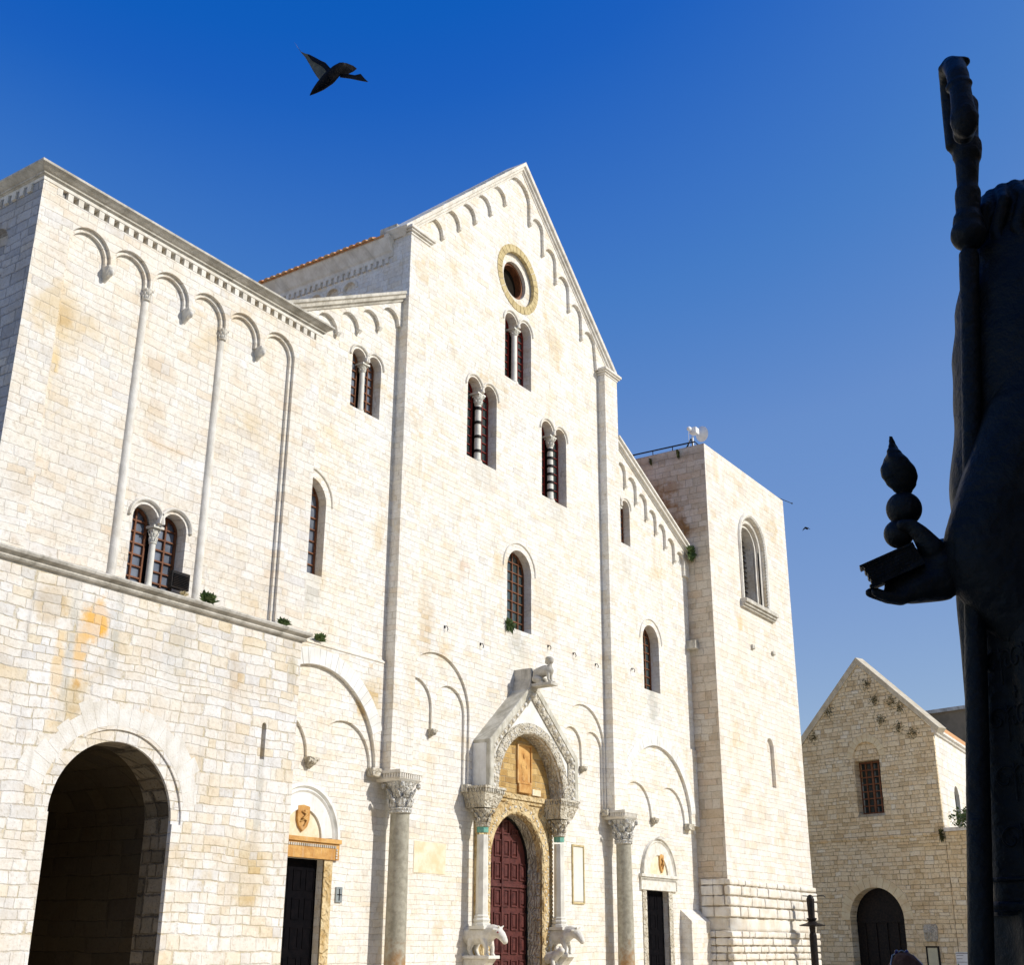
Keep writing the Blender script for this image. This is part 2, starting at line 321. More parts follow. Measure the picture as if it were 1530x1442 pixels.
M_cap=plain('capital_marble',(.78,.76,.70),(.52,.49,.42),8,.8,.8,carve=16)
M_verd=plain('green_collar',(.10,.34,.28),(.22,.42,.30),9,.2,.5)
M_ochre=plain('ochre_stucco',(.64,.38,.13),(.46,.22,.06),3,.6,.85,streak=(.60,.48,.30))
M_tymp=ashlar('tympanum_masonry',soft=0,stops=[(0,(.36,.22,.08)),(.4,(.50,.32,.11)),(.7,(.60,.42,.18)),(1,(.44,.28,.10))],h=.17,w0=.2,w1=.4,mw=.012,pamt=.5,patch=(.60,.36,.10),streak=0)
M_plaster=plain('cream_panel',(.78,.71,.55),(.70,.56,.34),3,.1,.8)
M_panelg=plain('pale_panel',(.62,.64,.62),(.70,.65,.54),1,.1,.7)
M_wood=plain('brown_window_wood',(.22,.085,.035),(.12,.045,.02),7,.3,.6)
M_red=plain('red_window_wood',(.26,.03,.02),(.16,.02,.015),7,.3,.6)
M_door=plain('red_brown_door',(.115,.032,.026),(.065,.018,.016),6,.5,.5)
M_dkdoor=plain('black_door',(.003,.003,.004),(.006,.005,.006),6,.4,.85)
M_dark=plain('dark_room',(.02,.016,.012),(.012,.01,.008),2,.1,.9)
M_passage_dark=ashlar('passage_stone',soft=0,stops=[(0,(.05,.037,.022)),(.5,(.08,.06,.035)),(1,(.06,.045,.03))],h=.3,w0=.4,w1=.8,mcol=(.03,.02,.01),pamt=0,streak=0)  # near-black stone: the darkness of the unlit passage is put into the colour
M_iron=plain('black_iron',(.012,.012,.013),(.03,.022,.018),12,.2,.5,metal=.3)
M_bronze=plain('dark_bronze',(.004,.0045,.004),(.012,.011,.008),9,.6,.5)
M_tile=plain('roof_tile',(.62,.24,.07),(.58,.42,.22),9,.4,.85)
M_leaf=plain('leaf_green',(.045,.085,.02),(.12,.16,.05),9,.1,.6)
M_moss=plain('dry_moss',(.09,.08,.03),(.05,.06,.02),14,.3,.95)
M_white=plain('white_paint',(.8,.8,.78),(.72,.73,.72),3,.1,.4)
M_grille=plain('galvanised',(.35,.38,.38),(.25,.27,.28),6,.1,.4,metal=.6)
def glassmat(name,a,b):
    s=NB(name); P=s.pos(); n=s.noise(2.2,P,3); s.b.inputs['Specular IOR Level'].default_value=.8
    return s.out(s.mix(s.ss(n,.3,.7),a,b),s.bump(s.noise(3,P,2),.25,.02),.12)
M_glass=glassmat('dusty_glass',(.10,.115,.14),(.19,.21,.25))
M_glassd=glassmat('dark_glass',(.03,.045,.045),(.06,.075,.07))
def paving():
    s=NB('paving_slabs'); P=s.pos()
    br=s.N.new('ShaderNodeTexBrick'); s.L.new(P,br.inputs['Vector']); br.inputs['Scale'].default_value=1
    br.inputs['Brick Width'].default_value=.9; br.inputs['Row Height'].default_value=.5; br.inputs['Mortar Size'].default_value=.012
    br.inputs['Color1'].default_value=(.74,.64,.45,1); br.inputs['Color2'].default_value=(.68,.57,.38,1); br.inputs['Mortar'].default_value=(.16,.14,.11,1)
    c=s.mix(s.ss(s.noise(.6,P,5),.4,.7,0,.2),br.outputs['Color'],(.30,.27,.22))
    return s.out(c,s.bump(s.noise(12,P,4),.3,.01),.6)
M_pave=paving()
M_plasterwall=plain('ochre_plaster',(.46,.36,.24),(.38,.28,.18),1.5,.3,.9)
M_skin=plain('skin',(.5,.28,.19),(.42,.22,.15),8,.05,.5)
M_hair=plain('auburn_hair',(.09,.035,.016),(.15,.06,.03),30,.6,.75)
M_cloth=plain('navy_cloth',(.03,.04,.08),(.05,.06,.1),10,.3,.9)
M_bird=plain('dark_feathers',(.008,.008,.010),(.018,.016,.016),20,.3,.7)
M_wing=plain('pale_underwing',(.20,.18,.11),(.11,.10,.07),14,.2,.8)
M_paper=plain('notice_paper',(.62,.58,.40),(.52,.49,.34),3,.1,.8)
M_blue=plain('tinted_lens',(.02,.02,.09),(.03,.03,.12),3,.05,.15)

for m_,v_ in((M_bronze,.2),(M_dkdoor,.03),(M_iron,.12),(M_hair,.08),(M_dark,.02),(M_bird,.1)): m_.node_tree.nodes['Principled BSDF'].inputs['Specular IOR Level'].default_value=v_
# ------------------------------------------------------------ ground
bm=BM(); plate(bm,[(-600,-600),(900,-600),(900,900),(-600,900)],[],0,0,lambda u,z,d:Vector((u,z,0)),True)
mk('piazza_ground',bm,M_pave,None,kind='structure',label='pale stone paving of the square in front of the basilica')

# ============================================================ BASILICA
bas=thing('basilica','huge white limestone basilica with a tall gabled front, two square towers and a carved porch','church',(30,21,0))
def part(name,bm,mat,parent=None,label=None,smooth=False,bev=0,ang=None):
    o=mk(name,bm,mat,parent or bas,smooth,label=label)
    if bev:
        b=o.modifiers.new('b','BEVEL'); b.width=bev; b.segments=2; b.limit_method='ANGLE'; b.angle_limit=R(50)
    if ang: autosmooth(o,ang)
    return o
# --- left tower (front Y=17.8, X 10.9..18.4)
TX0,TX1,TY=10.9,18.4,17.8
LA=[12.06,13.03,14.02,15.03,16.04,17.1]
tw=(13.86,15.16); 
low=BM()
DH=[(11.2,14.545),(18.2,14.545),(18.2,14.70),(11.2,14.70)]
bigarch=archpoly(12.8,15.4,-.1,3.6,28); bigring=archpoly(12.55,15.65,-.1,3.6,32)
# lower block: outer skin with the ring recess, then thick wall
slit=[(17.44,5.0)]+arc(17.5,5.66,.06,180,0,8)+[(17.56,5.0)]
plate(low,[(TX0,0),(12.8,0)]+[(12.8,3.6)]+arc(14.1,3.6,1.50,180,0,40)+[(15.4,3.6)]+[(15.4,0),(TX1,0),(TX1,7.5),(TX0,7.5)],[slit],TY,TY+.07)
plate(low,[(TX0+.01,0)]+archpoly(12.8,15.4,0,3.6,28)+[(TX1,0),(TX1,7.5),(TX0+.01,7.5)],[slit],TY+.07,TY+.72)
plate(low,[(TX0+.05,TY+1.1),(TX1-.05,TY+1.1),(TX1-.05,26),(TX0+.05,26)],[],7.3,7.48,lambda u,z,d:Vector((u,z,d)))
towL=part('tower_base_wall',low,M_low,bas,'rough rubble base of the left tower with a wide dark arch')
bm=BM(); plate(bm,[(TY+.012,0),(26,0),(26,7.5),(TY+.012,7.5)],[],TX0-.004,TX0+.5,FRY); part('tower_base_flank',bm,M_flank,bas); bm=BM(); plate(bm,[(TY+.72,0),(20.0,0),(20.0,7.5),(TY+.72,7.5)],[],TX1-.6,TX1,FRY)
part('tower_base_flank',bm,M_low,bas)
bm=BM(); n=40
sweep(bm,arc(14.1,3.6,1.3,180,0,32),[(0,TY+.72),(0,TY+4.5),(.3,TY+4.5),(.3,TY+.72)])
box(bm,12.3,12.8,TY+.72,TY+4.5,0,3.6); box(bm,15.4,15.9,TY+.72,TY+4.5,0,3.6); box(bm,12.3,15.9,TY+4.5,TY+4.8,0,5.2)
part('passage_vault',bm,M_passage_dark,bas,'dark stone passage behind the wide arch')
bm=BM(); 
for k in range(15):
    a0=180-k*12-.08; a1=180-(k+1)*12+.08
    plate(bm,ringpoly(14.1,3.6,1.295,1.55,a0,a1,4),[],TY+.035+random.random()*.004,TY+.09)
part('arch_voussoirs',bm,M_low,bas,bev=.012)
bm=BM()
for k in range(19):
    a0=168-k*156/19-.08; a1=168-(k+1)*156/19+.08; ro=1.98+random.uniform(-.14,.14)
    plate(bm,ringpoly(14.1,3.6,1.56,ro,a0,a1,3),[],TY-.002-random.random()*.003,TY+.05)
part('outer_voussoirs',bm,M_vlow,bas,bev=.003)
bm=BM(); sweep(bm,[(12.8,0)]+arc(14.1,3.6,1.30,180,0,32)+[(15.4,0)],[(.03,TY+.095),(.03,TY+.73),(-.006,TY+.73),(-.006,TY+.095)]); part('arch_reveal',bm,M_rev,bas,'brown stone reveal of the wide arch')
bm=BM(); box(bm,17.42,17.58,TY+.35,TY+.4,4.9,5.8); part('slit_window',bm,M_dark,bas)
# upper block : skin with blind arcade, recess plane behind
U=TY; up=BM()
void=[(11.62,7.7)]
r_=.475; ZS=13.76
for i,c in enumerate(LA):
    void+=arc(c,ZS,r_,180,0,16)
    if i<5: void+=[(c+r_+.004,ZS-.12),(LA[i+1]-r_-.004,ZS-.12)]
void+=[(LA[-1]+r_,7.7)]
plate(up,[(TX0,7.7)]+void+[(TX1,7.7),(TX1,14.9),(TX0,14.9)],[DH],U,U+.07)
r2_=.40; void=[(11.66,7.7)]
for i,c in enumerate(LA):
    void+=arc(c,ZS,r2_,180,0,16)
    if i<5: void+=[(c+r2_+.004,ZS-.14),(LA[i+1]-r2_-.004,ZS-.14)]
void+=[(LA[-1]+r2_,7.7)]
plate(up,[(TX0+.01,7.7)]+void+[(TX1,7.7),(TX1,14.78),(TX0+.01,14.78)],[DH],U+.07,U+.14)
TWP=twinpoly(tw[0],tw[1],7.76,9.06,.05)
plate(up,[(TX0+.01,7.5)]+[(tw[0],7.5)]+TWP+[(tw[1],7.5),(TX1,7.5),(TX1,14.9),(TX0+.01,14.9)],[],U+.14,U+.6)
plate(up,[(TX0+.05,TY+.6),(TX1-.05,TY+.6),(TX1-.05,26),(TX0+.05,26)],[],14.7,14.88,lambda u,z,d:Vector((u,z,d)))
part('tower_upper_wall',up,M_tow,bas)
bm=BM(); 
plate(bm,[(TY+.012,7.5),(26,7.5),(26,14.9),(TY+.012,14.9)],[archpoly(18.65,19.35,12.4,13.7),archpoly(19.75,20.45,12.4,13.7)],TX0-.004,TX0+.12,FRY)
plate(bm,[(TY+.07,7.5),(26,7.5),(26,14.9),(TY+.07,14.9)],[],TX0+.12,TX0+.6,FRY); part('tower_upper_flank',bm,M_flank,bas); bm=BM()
plate(bm,[(TY+.6,7.5),(26,7.5),(26,14.9),(TY+.6,14.9)],[],TX1-.5,TX1,FRY)
part('tower_upper_flank',bm,M_tow,bas)
def cornice_path(o,z):   # L-shaped plan around the left tower
    return None
def plancornice(bm,prof,x0,x1,yf,yb):   # prof: (outward, z)
    pts=[(x0,yb),(x0,yf),(x1,yf),(x1,yb)]
    rings=[]
    dirs=[(-1,0),(-1,-1),(1,-1),(1,0)]
    for (px,py),(dx,dy) in zip(pts,dirs):
        rings.append([bm.verts.new((px+dx*o,py+dy*o,z)) for o,z in prof])
    m_=len(prof)
    for a,b in zip(rings,rings[1:]):
        for j in range(m_): bm.faces.new([a[j],a[(j+1)%m_],b[(j+1)%m_],b[j]])
    bm.faces.new(rings[0]); bm.faces.new(list(reversed(rings[-1])))
bm=BM(); plancornice(bm,[(-.3,14.78),(.02,14.78),(.035,14.80),(.06,14.805),(.065,14.835),(.05,14.84),(.09,14.86),(.16,14.915),(.20,14.94),(.20,14.985),(.18,15.0),(-.3,15.03)],TX0,TX1,TY,26)
part('tower_cornice',bm,M_weather,bas,'grey weathered cornice along the top of the left tower',bev=.004)
bm=BM(); plancornice(bm,[(-.02,14.71),(.012,14.71),(.012,14.78),(-.02,14.78)],TX0,TX1,TY,26)
part('dentil_fillet',bm,M_trim,bas)
bm=BM(); x=11.2
while x<18.2:
    hull(bm,[Vector((x+a,TY+d,z)) for z in(14.55,14.698) for a,d in((0,.13),(.115,.13),(.115,-.006),(0,-.006))]); x+=.235
y=TY+.3
while y<25:
    hull(bm,[Vector((TX0+d,y+a,z)) for z in(14.54,14.70) for a,d in((0,.004),(.12,.004),(.12,-.045),(0,-.045))]); y+=.235
part('dentils',bm,M_trim,bas)
bm=BM(); plancornice(bm,[(-.3,7.50),(.0,7.50),(.02,7.53),(.06,7.545),(.085,7.58),(.07,7.61),(.10,7.63),(.15,7.66),(.165,7.70),(.155,7.73),(-.3,7.80)],TX0,TX1,TY,19.99)
part('string_ledge',bm,M_weather,bas,'worn moulded ledge across the left tower',bev=.004)
# twin window of the left tower, engaged shafts, corbels
def capital(bm,cx,cy,z0,z1,r,flare=1.5,n8=8):
    h=z1-z0
    lathe(bm,cx,cy,[(r*1.15,z0),(r*1.2,z0+h*.05),(r*1.0,z0+h*.1),(r*1.02,z0+h*.5),(r*1.2,z0+h*.8),(r*flare,z0+h*.97)],20)
    for tier,(zb,zt,ro) in enumerate(((.08,.45,1.32),(.4,.78,1.5))):
        for k in range(n8):
            a=2*PI*(k+.5*tier)/n8; ca,sa=math.cos(a),math.sin(a); wv=r*.34
            P=lambda rr,t,z:Vector((cx+ca*rr-sa*t,cy+sa*rr+ca*t,z0+h*z))
            hull(bm,[P(r*.95,-wv,zb),P(r*.95,wv,zb),P(r*1.15,-wv,zb+.05),P(r*1.15,wv,zb+.05),P(r*1.2,-wv*.8,zt*.8),P(r*1.2,wv*.8,zt*.8),P(r*ro,0,zt),P(r*ro*1.06,-wv*.4,zt-.07),P(r*ro*1.06,wv*.4,zt-.07),P(r*ro,0,zt-.12)])
    for k in range(4):
        a=PI/4+k*PI/2
        ell(bm,(cx+math.cos(a)*r*flare*1.12,cy+math.sin(a)*r*flare*1.12,z0+h*.86),(r*.27,r*.27,h*.13),ic=ICO)
def colonnette(bm,cx,cy,z0,z1,r,caph=.3):
    zc=z1-caph
    lathe(bm,cx,cy,[(r*1.5,z0),(r*1.5,z0+.04),(r*1.25,z0+.06),(r*1.35,z0+.09),(r*1.05,z0+.12),(r,z0+.2),(r*.93,zc)],20)
    capital(bm,cx,cy,zc,z1-.05,r,1.45)
def glazing(name,x0,x1,z0,zs,d,cols,rows,mat_f,mat_g,arched=True,fr=FRX,bar=None,parent=None):
    p=parent or bas
    bm=BM(); plate(bm,archpoly(x0,x1,z0,zs) if arched else [(x0,z0),(x1,z0),(x1,zs),(x0,zs)],[],d+.05,d+.08,fr)
    fw=bar or (.026 if mat_f is M_red else .036)
    o=BM(); 
    if arched: sweep(o,[(x0,z0)]+arc((x0+x1)/2,zs,(x1-x0)/2,180,0,16)+[(x1,z0)],[(0,d),(0,d+.06),(-fw*1.2,d+.06),(-fw*1.2,d)],fr)
    else: sweep(o,[(x0,z0),(x0,zs),(x1,zs),(x1,z0)],[(0,d),(0,d+.06),(-fw*1.2,d+.06),(-fw*1.2,d)],fr)
    zt=zs+((x1-x0)/2 if arched else 0)
    for i in range(1,cols):
        x=x0+(x1-x0)*i/cols; hh=zs+(math.sqrt(max(0,((x1-x0)/2)**2-(x-(x0+x1)/2)**2)) if arched else 0)-.01
        box(o,x-fw/2,x+fw/2,d+.004,d+.055,z0+.002,hh,fr)
    for j in range(0,rows+1):
        z=z0+.02+(zt-z0-.04)*j/rows
        half=(x1-x0)/2 if z<=zs or not arched else math.sqrt(max(0,((x1-x0)/2)**2-(z-zs)**2))
        if half<.08: continue
        c=(x0+x1)/2; box(o,c-half+.01,c+half-.01,d+.008,d+.05,z-fw*.4,z+fw*.4,fr)
    wf=part('window_frame',o,mat_f,p); g=mk('glass',bm,mat_g,wf) if not (p.parent) else part('glass',bm,mat_g,p)
    return wf
def hood(bm,cx,zs,r,d,w=.1,proj=.05,n=20,gap=.0,a0=180,a1=0):
    sweep(bm,arc(cx,zs,r+gap,a0,a1,n),[(0,d+.02),(0,d-proj*.6),(w*.35,d-proj),(w*.8,d-proj),(w,d-proj*.3),(w,d+.02)])
def twin(x0,x1,z0,zs,Y,g,mat_f,rows,banded=0,rec=.42,glass=None,r=.075,caph=.3,colmat=None,proj=.05):
    c=(x0+x1)/2; rr=(c-g-x0)/2
    bm=BM()
    for cc in (x0+rr,x1-rr): hood(bm,cc,zs,rr+.06,Y,.07,proj)
    part('hood_mould',bm,M_trim,bas,bev=.003)
    bm=BM(); colonnette(bm,c,Y+.16,z0,zs-.02,r,caph)
    box(bm,c-r*1.9,c+r*1.9,Y+.02,Y+rec+.05,zs-.07,zs-.02)
    if banded:
        pass
    part('colonnette',bm,colmat or M_shaftw,bas,'slender marble colonnette between twin arches' if not banded else 'slender colonnette with black bands between twin arches',ang=40)
    if banded:
        b2=BM(); L=zs-caph-z0
        for k in range(banded):
            zz=z0+L*(.2+.72*k/max(1,banded-1)); lathe(b2,c,Y+.16,[(r*1.14,zz-.045),(r*1.14,zz+.045)],20)
        part('colonnette_bands',b2,M_iron,bas)
    glazing('w',x0+.01,c-.09,z0,zs,Y+rec,2,rows,mat_f,glass or M_glass)
    glazing('w',c+.09,x1-.01,z0,zs,Y+rec,2,rows,mat_f,glass or M_glass)
    bm=BM(); box(bm,c-.09,c+.09,Y+rec-.02,Y+rec+.2,z0,zs+.02); part('window_post',bm,M_dkdoor,bas)
twin(tw[0],tw[1],7.76,9.06,TY+.14,.05,M_wood,7,rec=.25,r=.065,caph=.34,proj=.06)
for cx in (13.525,15.535):
    bm=BM(); lathe(bm,cx,TY+.14,[(.095,7.72),(.09,7.9),(.08,13.42)],20); capital(bm,cx,TY+.10,13.42,13.66,.072,1.45)
    part('engaged_shaft',bm,M_trim,bas,ang=45)
def corbel(bm,cx,Y,zt,w=.12,h=.3,dep=.16):
    hull(bm,[Vector((cx+a*w,Y+.05,zt)) for a in(-1,1)]+[Vector((cx+a*w,Y-dep,zt)) for a in(-1,1)]+[Vector((cx+a*w,Y-dep,zt-.06)) for a in(-1,1)]+[Vector((cx+a*w*.45,Y-dep*.5,zt-h*.6)) for a in(-1,1)]+[Vector((cx+a*w*.3,Y+.05,zt-h)) for a in(-1,1)])
    ell(bm,(cx,Y-dep*.7,zt-h*.38),(w*.62,dep*.5,h*.26))
for cx in (12.545,14.525,16.57):
    bm=BM(); corbel(bm,cx,TY+.14,13.66,.085,.34,.22); part('corbel_head',bm,M_trim,bas,ang=50)
# --- nave wall
NX0,NX1=23.75,35.85; N0=20.0
gl=[(NX0,21.15),(29.85,26.85),(NX1,21.15)]

windows=[twinpoly(27.06,28.60,15.2,17.52,.06),twinpoly(29.02,30.56,18.6,20.62,.06),twinpoly(31.19,32.72,15.2,17.55,.06),archpoly(29.24,30.56,10.46,12.3),circ(29.77,22.45,.98)]
bm=BM()
# scalloped bottom edge around the two lower arch groups (outer order)
LOWZ=5.62
def lower_edge(cl,cr,r): return None
AC,AR=25.93,1.52    # left group centre / radius
BC=33.67
edge=[(NX0,LOWZ)]+[(AC-AR,LOWZ),(AC-AR,7.5)]+arc(AC,7.5,AR,180,0,26)[1:]+[(AC+AR,LOWZ),(27.6,LOWZ),(27.6,6.0),(32.2,6.0),(32.2,LOWZ),(BC-AR+.13,LOWZ),(BC-AR+.13,7.42)]+arc(BC+.03,7.42,AR-.13,180,0,26)[1:]+[(BC+AR-.1,LOWZ),(NX1,LOWZ)]
edge=[(NX0,LOWZ),(24.42,LOWZ),(24.42,7.5)]+arc(AC,7.5,1.51,180,0,26)+[(27.44,LOWZ),(27.6,LOWZ),(27.6,6.3),(32.2,6.3),(32.2,LOWZ),(32.3,LOWZ)]+arc(33.6,7.5,1.30,180,0,26)+[(34.90,LOWZ),(NX1,LOWZ)]
plate(bm,edge+[(NX1,21.0),(29.80,26.66),(NX0,21.0)],windows,N0,N0+.07)
edge2=[(NX0,LOWZ),(24.42,LOWZ)]
def two(c,R0,R1,r,z,leftx,rightx,low=LOWZ):
    cl=leftx+r; cr=rightx-r; k=(leftx+2*r+rightx-2*r)/2
    return [(leftx,low)]+arc(cl,z,r,180,0,14)+[(k-.02,z-.62),(k+.02,z-.62)]+arc(cr,z,r,180,0,14)+[(rightx,low)]
e2=[(NX0,LOWZ)]+two(0,0,0,.72,7.5,24.38,27.30)+[(27.6,LOWZ),(27.6,6.3),(32.2,6.3),(32.2,LOWZ)]+two(0,0,0,.60,7.42,32.36,34.84)+[(NX1,LOWZ)]
plate(bm,e2+[(NX1,21.0),(29.80,26.66),(NX0,21.0)],windows,N0+.07,N0+.14)
plate(bm,[(NX0,0),(28.39,0)]+archpoly(28.39,31.11,0,3.78,28)[1:-1]+[(31.11,0),(NX1,0),(NX1,21.0),(29.80,26.66),(NX0,21.0)],windows[:4]+[circ(29.77,22.45,.66)],N0+.14,N0+1.2)
part('nave_wall',bm,M_nave,bas,'tall gabled middle wall of white limestone')
# gable band with rising corbel arches
pl=[(24.70,21.35),(25.55,21.85),(26.39,22.60),(27.22,23.30),(28.08,24.08),(28.91,24.92)]; prr=[(30.42,24.92),(31.24,24.13),(32.07,23.42),(32.93,22.70),(33.78,21.95),(34.70,21.16)]
band=[(NX0,21.02),(24.62,21.02)]
def lobes(pts,left):
    o=[]
    for (x0,z0),(x1,z1) in zip(pts,pts[1:]):
        w_=(x1-x0); g=.055; c=(x0+x1)/2; rr=w_/2-g
        za=max(z0,z1)+.03
        o+=[(x0-g*.6,z0),(x0+g,z0)]+arc(c,za,rr,180,0,12)
    return o
band+=lobes(pl,1)+[(28.91-.03,24.92),(28.91+.05,24.92)]+arc(29.665,25.60,.69,180,0,16)+[(30.355,24.92),(30.45,24.92)]+lobes(prr,0)[2:]+[(34.74,21.10),(34.98,21.10),(NX1,21.02)]
bm=BM(); plate(bm,band+[(29.80,26.68)],[],N0-.11,N0)
part('gable_arch_band',bm,M_nave,bas,bev=.008)
for x,z in pl[1:]+prr[:-1]:
    bm=BM()
    hull(bm,[Vector((x+a*.06,N0,z+.02)) for a in(-1,1)]+[Vector((x+a*.06,N0-.13,z+.02)) for a in(-1,1)]+[Vector((x+a*.04,N0-.11,z-.06)) for a in(-1,1)]+[Vector((x+a*.03,N0,z-.1)) for a in(-1,1)])
    part('gable_corbel',bm,M_trim,bas)
bm=BM(); prf=[(-.02,N0+.5),(-.02,N0-.13),(.04,N0-.15),(.06,N0-.20),(.13,N0-.22),(.15,N0-.28),(.26,N0-.30),(.28,N0+.5)]
sweep(bm,[(NX0-.05,20.98),(29.80,26.66),(NX1+.05,21.0)],prf)
part('gable_coping',bm,M_trim,bas,'moulded stone coping on the gable',bev=.006)
bm=BM()
for k in range(1,11):
    for s_ in(-1,1):
        t=k/11.0; x=29.80+s_*6.05*t; z=26.66-5.66*t
        ux,uz=(s_*.728,-.685); nx,nz=(s_*.685*1,.728)
        hull(bm,[Vector((x+ux*a+nx*b,N0+c,z+uz*a+nz*b)) for a in(-.008,.008) for b in(.255,.29) for c in(-.305,.4)])
part('coping_joints',bm,M_weather,bas)
for px0,px1 in((NX0,24.62),(34.95,NX1)):
    bm=BM(); plate(bm,[(px0,LOWZ),(px1,LOWZ),(px1,21.0),(px0,21.0)],[],N0-.30,N0); part('pilaster',bm,M_nave,bas,bev=.01)
for px0,px1 in((NX0,24.62),(34.95,NX1)):
    bm=BM()
    for z0,z1,o in((20.96,21.04,.03),(21.04,21.1,.09),(21.1,21.2,.14)): box(bm,px0-o,px1+o,N0-.3-o,N0+.02,z0,z1)
    part('pilaster_cap',bm,M_trim,bas,bev=.02)
bm=BM(); box(bm,NX0-.02,NX0+.25,N0+.25,N0+.9,21.15,21.50); part('kneeler_stone',bm,M_weather,bas,bev=.02); bm=BM(); box(bm,NX1-.1,NX1+.1,N0-.2,N0+.5,21.0,21.45); part('kneeler_stone',bm,M_weather,bas,bev=.02)
# oculus
bm=BM()
for k in range(30):
    a0=k*12+.5; a1=(k+1)*12-.5
    plate(bm,ringpoly(29.77,22.45,.95,1.22,a1,a0,2),[],N0-.015-random.random()*.01,N0+.1)
part('oculus_ring',bm,M_tufa,bas,'yellow tufa ring round the round window',bev=.008)
bm=BM(); sweep(bm,circ(29.77,22.45,.98),[(0,N0+.05),(0,N0+.14),(-.34,N0+.14),(-.36,N0+.10),(-.32,N0+.08),(-.28,N0+.10),(-.03,N0+.09)],closed=True); part('oculus_disc',bm,M_trim,bas)
bm=BM(); plate(bm,circ(29.77,22.45,.72),[],N0+.50,N0+.54); part('oculus_glass',bm,M_dark,bas)
bm=BM(); 
for q in(.45,): sweep(bm,circ(29.77,22.45,.62),[(.05,N0+.26),(.05,N0+.5),(-.09,N0+.5),(-.06,N0+.26)],closed=True)
part('oculus_frame',bm,M_wood,bas)
twin(27.06,28.60,15.2,17.52,N0,.06,M_red,9,banded=4,rec=.31,glass=M_glassd,r=.105,caph=.36)
twin(29.02,30.56,18.6,20.62,N0,.06,M_red,9,rec=.31,glass=M_glassd,r=.10,caph=.22)
twin(31.19,32.72,15.2,17.55,N0,.06,M_red,9,banded=6,rec=.31,glass=M_glassd,r=.105,caph=.36)
def single(x0,x1,z0,zs,mat_f,mat_g,rows,cols,rec=.45):
    bm=BM(); c=(x0+x1)/2
    hood(bm,c,zs,(x1-x0)/2+.2,N0,.05,.04)
    part('hood_mould',bm,M_trim,bas)
    glazing('w',x0+.01,x1-.01,z0,zs,N0+rec,cols,rows,mat_f,mat_g)
single(29.24,30.56,10.46,12.3,M_wood,M_glassd,8,4,.26)
# small iron rings on the nave wall
for x,z in((24.02,10.05),(26.2,9.75),(27.9,9.6),(31.5,10.25),(33.0,10.3),(34.4,10.2),(36.9,10.5)):
    bm=BM(); tube(bm,[(x,20.02,z+.06),(x,19.92,z+.05),(x+.03,19.9,z-.03),(x+.01,19.91,z-.08)],.012,6); ell(bm,(x,19.99,z+.04),(.04,.015,.05),ic=ICO); part('iron_ring',bm,M_iron,bas)
# --- aisle walls
def aisle(X0,X1,zl,zr,cx,R_in,R_out,zc,winds,sm,doorx,side):
    bm=BM()
    zledge=8.35
    # upper wall (front at N0) with windows, down to the ledge
    plate(bm,[(X0,zledge-.3),(X1,zledge-.3),(X1,zr),(X0,zl)],winds,N0+.03,N0+.9)
    # lower zone: outer order
    e=[(X0,LOWZ)]
    if cx-R_in>X0+.05: e+=[(cx-R_in,LOWZ)]+arc(cx,zc,R_in,180,0,36)+[(cx+R_in,LOWZ)]
    else:
        a=math.degrees(math.acos((X0-cx)/R_in)) if abs((X0-cx)/R_in)<1 else 180
        e=arc(cx,zc,R_in,a,0,36)+[(cx+R_in,LOWZ)]
    e+=[(X1,LOWZ),(X1,zledge),(X0,zledge)]
    plate(bm,e,[],N0-.03,N0+.06)
    (l0,l1,r0,r1,zs)=sm
    rl=(l1-l0)/2; rr=(r1-r0)/2
    e=[(X0,LOWZ-.0)]
    e+=([(l0,LOWZ)] if l0>X0+.02 else [])+arc(l0+rl,zs,rl,180,0,18)[(0 if l0>X0+.02 else 9):]+[(l1,zs-.1),(r0,zs-.1)]+arc(r0+rr,zs,rr,180,0,18)+[(r1,LOWZ),(X1,LOWZ),(X1,zledge),(X0,zledge)]
    if l0<=X0+.02: e=e[1:]
    plate(bm,e,[],N0+.06,N0+.13)
    d0,d1,dz=doorx
    plate(bm,[(X0,0),(d0,0),(d0,dz),(d1,dz),(d1,0),(X1,0),(X1,zledge),(X0,zledge)],[],N0+.13,N0+.9)
    return bm
wl=[twinpoly(21.90,23.09,14.88,16.36,.05),archpoly(20.02,21.24,10.0,11.86)]
bm=aisle(18.4,NX0,15.95,18.8,21.28,2.22,2.62,5.6,wl,(19.25,21.15,21.42,23.40,5.68),(20.75,22.0,3.42),0)
part('left_aisle_wall',bm,M_nave,bas)
wr=[twinpoly(35.88,37.13,15.03,16.42,.05),archpoly(37.83,39.04,10.02,11.8)]
bm=aisle(NX1,41.65,18.7,15.8,38.52,2.46,2.82,5.65,wr,(35.98,38.12,38.40,40.62,5.68),(37.62,39.25,3.33),1)
part('right_aisle_wall',bm,M_nave,bas)
twin(21.90,23.09,14.88,16.36,N0+.03,.05,M_wood,7,rec=.26,r=.075,caph=.24)
twin(35.88,37.13,15.03,16.42,N0+.03,.05,M_wood,7,rec=.26,r=.07,caph=.24)
N0_=N0; N0=N0_+.03
single(20.02,21.24,10.0,11.86,M_wood,M_glass,8,3,.24)
single(37.83,39.04,10.02,11.8,M_wood,M_glassd,8,3,.34)
N0=N0_
